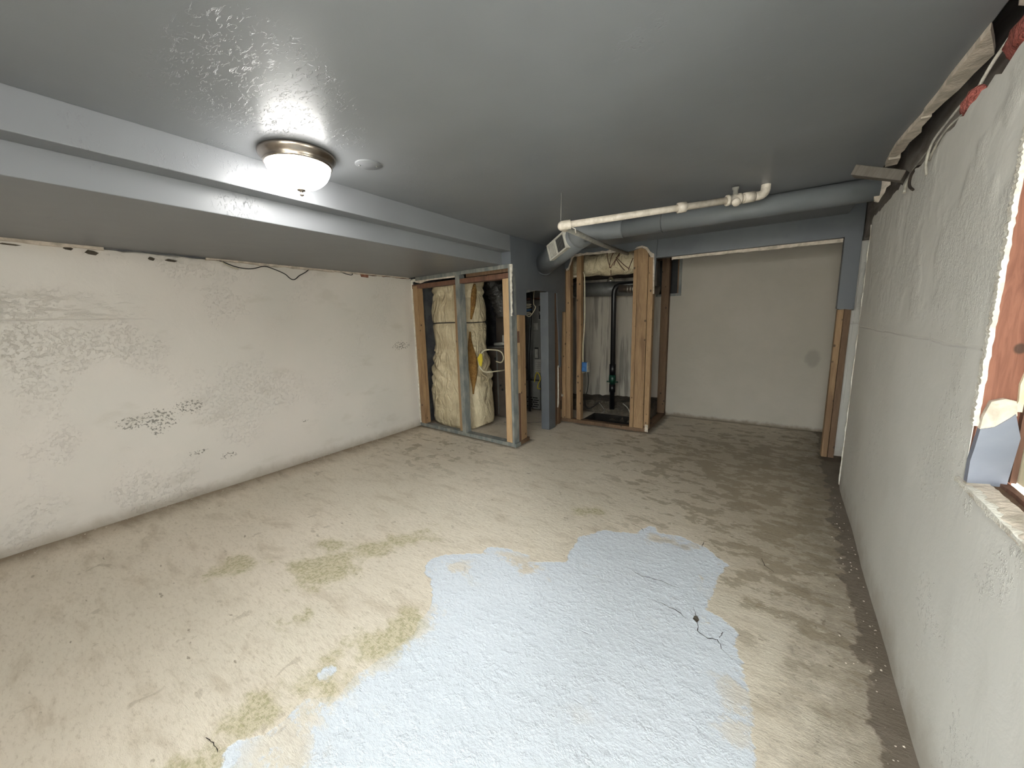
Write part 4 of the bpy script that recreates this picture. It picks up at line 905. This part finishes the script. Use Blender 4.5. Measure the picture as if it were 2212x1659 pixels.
# ------------------------------------------------------------------ white iron pipe under the ceiling
wpz = 2.268
wp_ = thing('water_pipe', 'white-painted iron pipe with valve and elbows running under the ceiling before the duct', 'pipe', (-.8, 3.12, wpz))
pl = Vector((-1.282, 2.625, 2.123)); pr = Vector((-.32, 3.22, 2.246))
e0 = Vector((-1.303, 2.612, 2.120)); pd = (pr-pl).normalized()
MB().tube([pl, pr], .0235, 16).build('pipe_run', M['pipe'], wp_)
MB().lathe([(.024, -.03), (.034, -.03), (.036, .0), (.034, .03), (.024, .03)], pl.lerp(pr, .72), 16, pd).build('coupling', M['pipe'], wp_)
MB().tube([pl+pd*.03, pl, e0, e0+Vector((-.014, .012, 0)), e0+Vector((-.018, .045, .001)), e0+Vector((-.021, .075, .002))], .033, 16, sub=3).build('elbow', M['pipe'], wp_)
MB().tube([e0+Vector((-.018, .05, .0)), Vector((-1.41, 3.66, 2.150)), Vector((-1.517, 4.773, 2.217))], .021, 14).build('pipe_run', M['pipegrey'], wp_)['label'] = 'duller grey run going back to the niche'
v0 = pr+pd*.04
MB().lathe([(.028, -.05), (.036, -.05), (.036, -.03), (.030, -.03), (.034, 0), (.030, .03), (.036, .03), (.036, .05), (.028, .05)], v0, 16, pd).build('valve_body', M['pipe'], wp_)
MB().lathe([(.014, 0), (.016, .03), (.027, .032), (.027, .05), (.012, .055), (.0, .055)], v0+Vector((0.01, -.02, -.012)), 14, (.3, -.8, -.5)).build('valve_cap', M['pipe'], wp_)
MB().lathe([(.016, 0), (.016, .04), (.022, .045), (.022, .06), (.0, .06)], v0+Vector((.01, 0, .02)), 12, (0, -.2, 1)).build('valve_stem', M['pipegrey'], wp_)
MB().tube([v0+pd*.04, v0+pd*.15], .025, 16).build('nipple', M['pipe'], wp_)
MB().lathe([(.026, -.035), (.035, -.035), (.035, .035), (.026, .035)], v0+pd*.105, 16, pd).build('union', M['pipe'], wp_)
e1 = v0+pd*.145
MB().tube([e1, e1+pd*.03, e1+pd*.055+Vector((0, 0, .008)), e1+pd*.070+Vector((0, 0, .030)), e1+pd*.072+Vector((0, 0, .085))], .030, 16, sub=4).build('elbow', M['pipe'], wp_)
MB().tube([(-1.31, 2.60, 2.342), (-1.31, 2.59, 2.12)], .0018, 6).build('hanger_wire', M['pipegrey'], wp_)
MB().tube([(-1.24, 2.63, 2.10), (-1.21, 2.62, 2.085), (-1.215, 2.64, 2.06)], .003, 6).build('hanger_wire', M['white'], wp_)

# ------------------------------------------------------------------ ceiling light and blank cover
l2 = bpy.data.lights.new('rear_ceiling_bulb', 'POINT'); l2.energy = REAR_FILL; l2.shadow_soft_size = .12; l2.color = (1, .98, .95)  # made-up fill light out of view, brightens the near room; no fixture
o2 = bpy.data.objects.new('rear_ceiling_bulb', l2); o2.location = (-.05, -.60, 2.12); COL.objects.link(o2)

lm = thing('ceiling_light', 'round flush-mount ceiling light with brushed nickel rim and glowing glass bowl', 'light', (-2.13, 1.17, 2.34))
LC = (-2.13, 1.17, 0)
MB().lathe([(.10, 2.339), (.180, 2.339), (.184, 2.334), (.184, 2.326), (.180, 2.318), (.171, 2.307), (.166, 2.300), (.163, 2.292), (.163, 2.286), (.159, 2.280), (.155, 2.280), (.150, 2.284), (.145, 2.31)], LC, 64).build('rim', M['nickel'], lm)
MB().lathe([(.151, 2.290)]+[(.152*math.cos(a), 2.286-.118*math.sin(a)) for a in np.linspace(0, PI/2-.06, 14)]+[(.0, 2.168)], LC, 56).build('glass_bowl', M['glow'], lm)
MB().lathe([(.0, 2.170), (.022, 2.169), (.020, 2.163), (.008, 2.159), (.006, 2.150), (.010, 2.145), (.010, 2.139), (.0, 2.134)], LC, 20).build('finial', M['nickel'], lm)
cv = thing('cover_plate', 'round grey-painted blank cover plate with two screws beside the ceiling light', 'cover', (-1.95, 1.47, 2.34))
MB().lathe([(.0, 2.331), (.066, 2.331), (.071, 2.335), (.071, 2.341)], (-1.95, 1.47, .003), 40).build('plate', M['ceil'], cv)
for dx, dy in ((-.03, -.035), (.03, .035)): MB().lathe([(.0, 2.328), (.005, 2.329), (.005, 2.332)], (-1.95+dx, 1.47+dy, 0), 10).build('screw', M['steel'], cv)

# loose crumbs of plaster and grit swept against the walls
random.seed(11)
b = MB()
def crumb(x, y, r):
    z = .001; vs = [(x+r*math.cos(a)*random.uniform(.6, 1.1), y+r*math.sin(a)*random.uniform(.6, 1.1), z+random.uniform(-.001, .002)) for a in np.linspace(0, 2*PI, 6)[:-1]]
    b.add(vs+[(x, y, z+r*random.uniform(.5, .9))], [(k, (k+1) % 5, 5) for k in range(5)])
for k in range(90):
    y = random.uniform(1.2, 4.0); crumb(wall_x(y)-.02-abs(random.gauss(0, .06)), y, random.uniform(.002, .006))
for k in range(120):
    y = random.uniform(0, 3.5); crumb(-4.06+abs(random.gauss(0, .05)), y, random.uniform(.002, .007))
for k in range(60): crumb(random.uniform(-4.0, -2.3), 3.46-abs(random.gauss(0, .05)), random.uniform(.002, .006))
for k in range(60): crumb(random.uniform(-2.4, .5), 4.75-abs(random.gauss(0, .06)), random.uniform(.002, .007))
o = b.build('plaster_grit', M['torn']); tag(o, 'loose pale grit and plaster crumbs lying along the foot of the walls', 'debris'); o['kind'] = 'stuff'
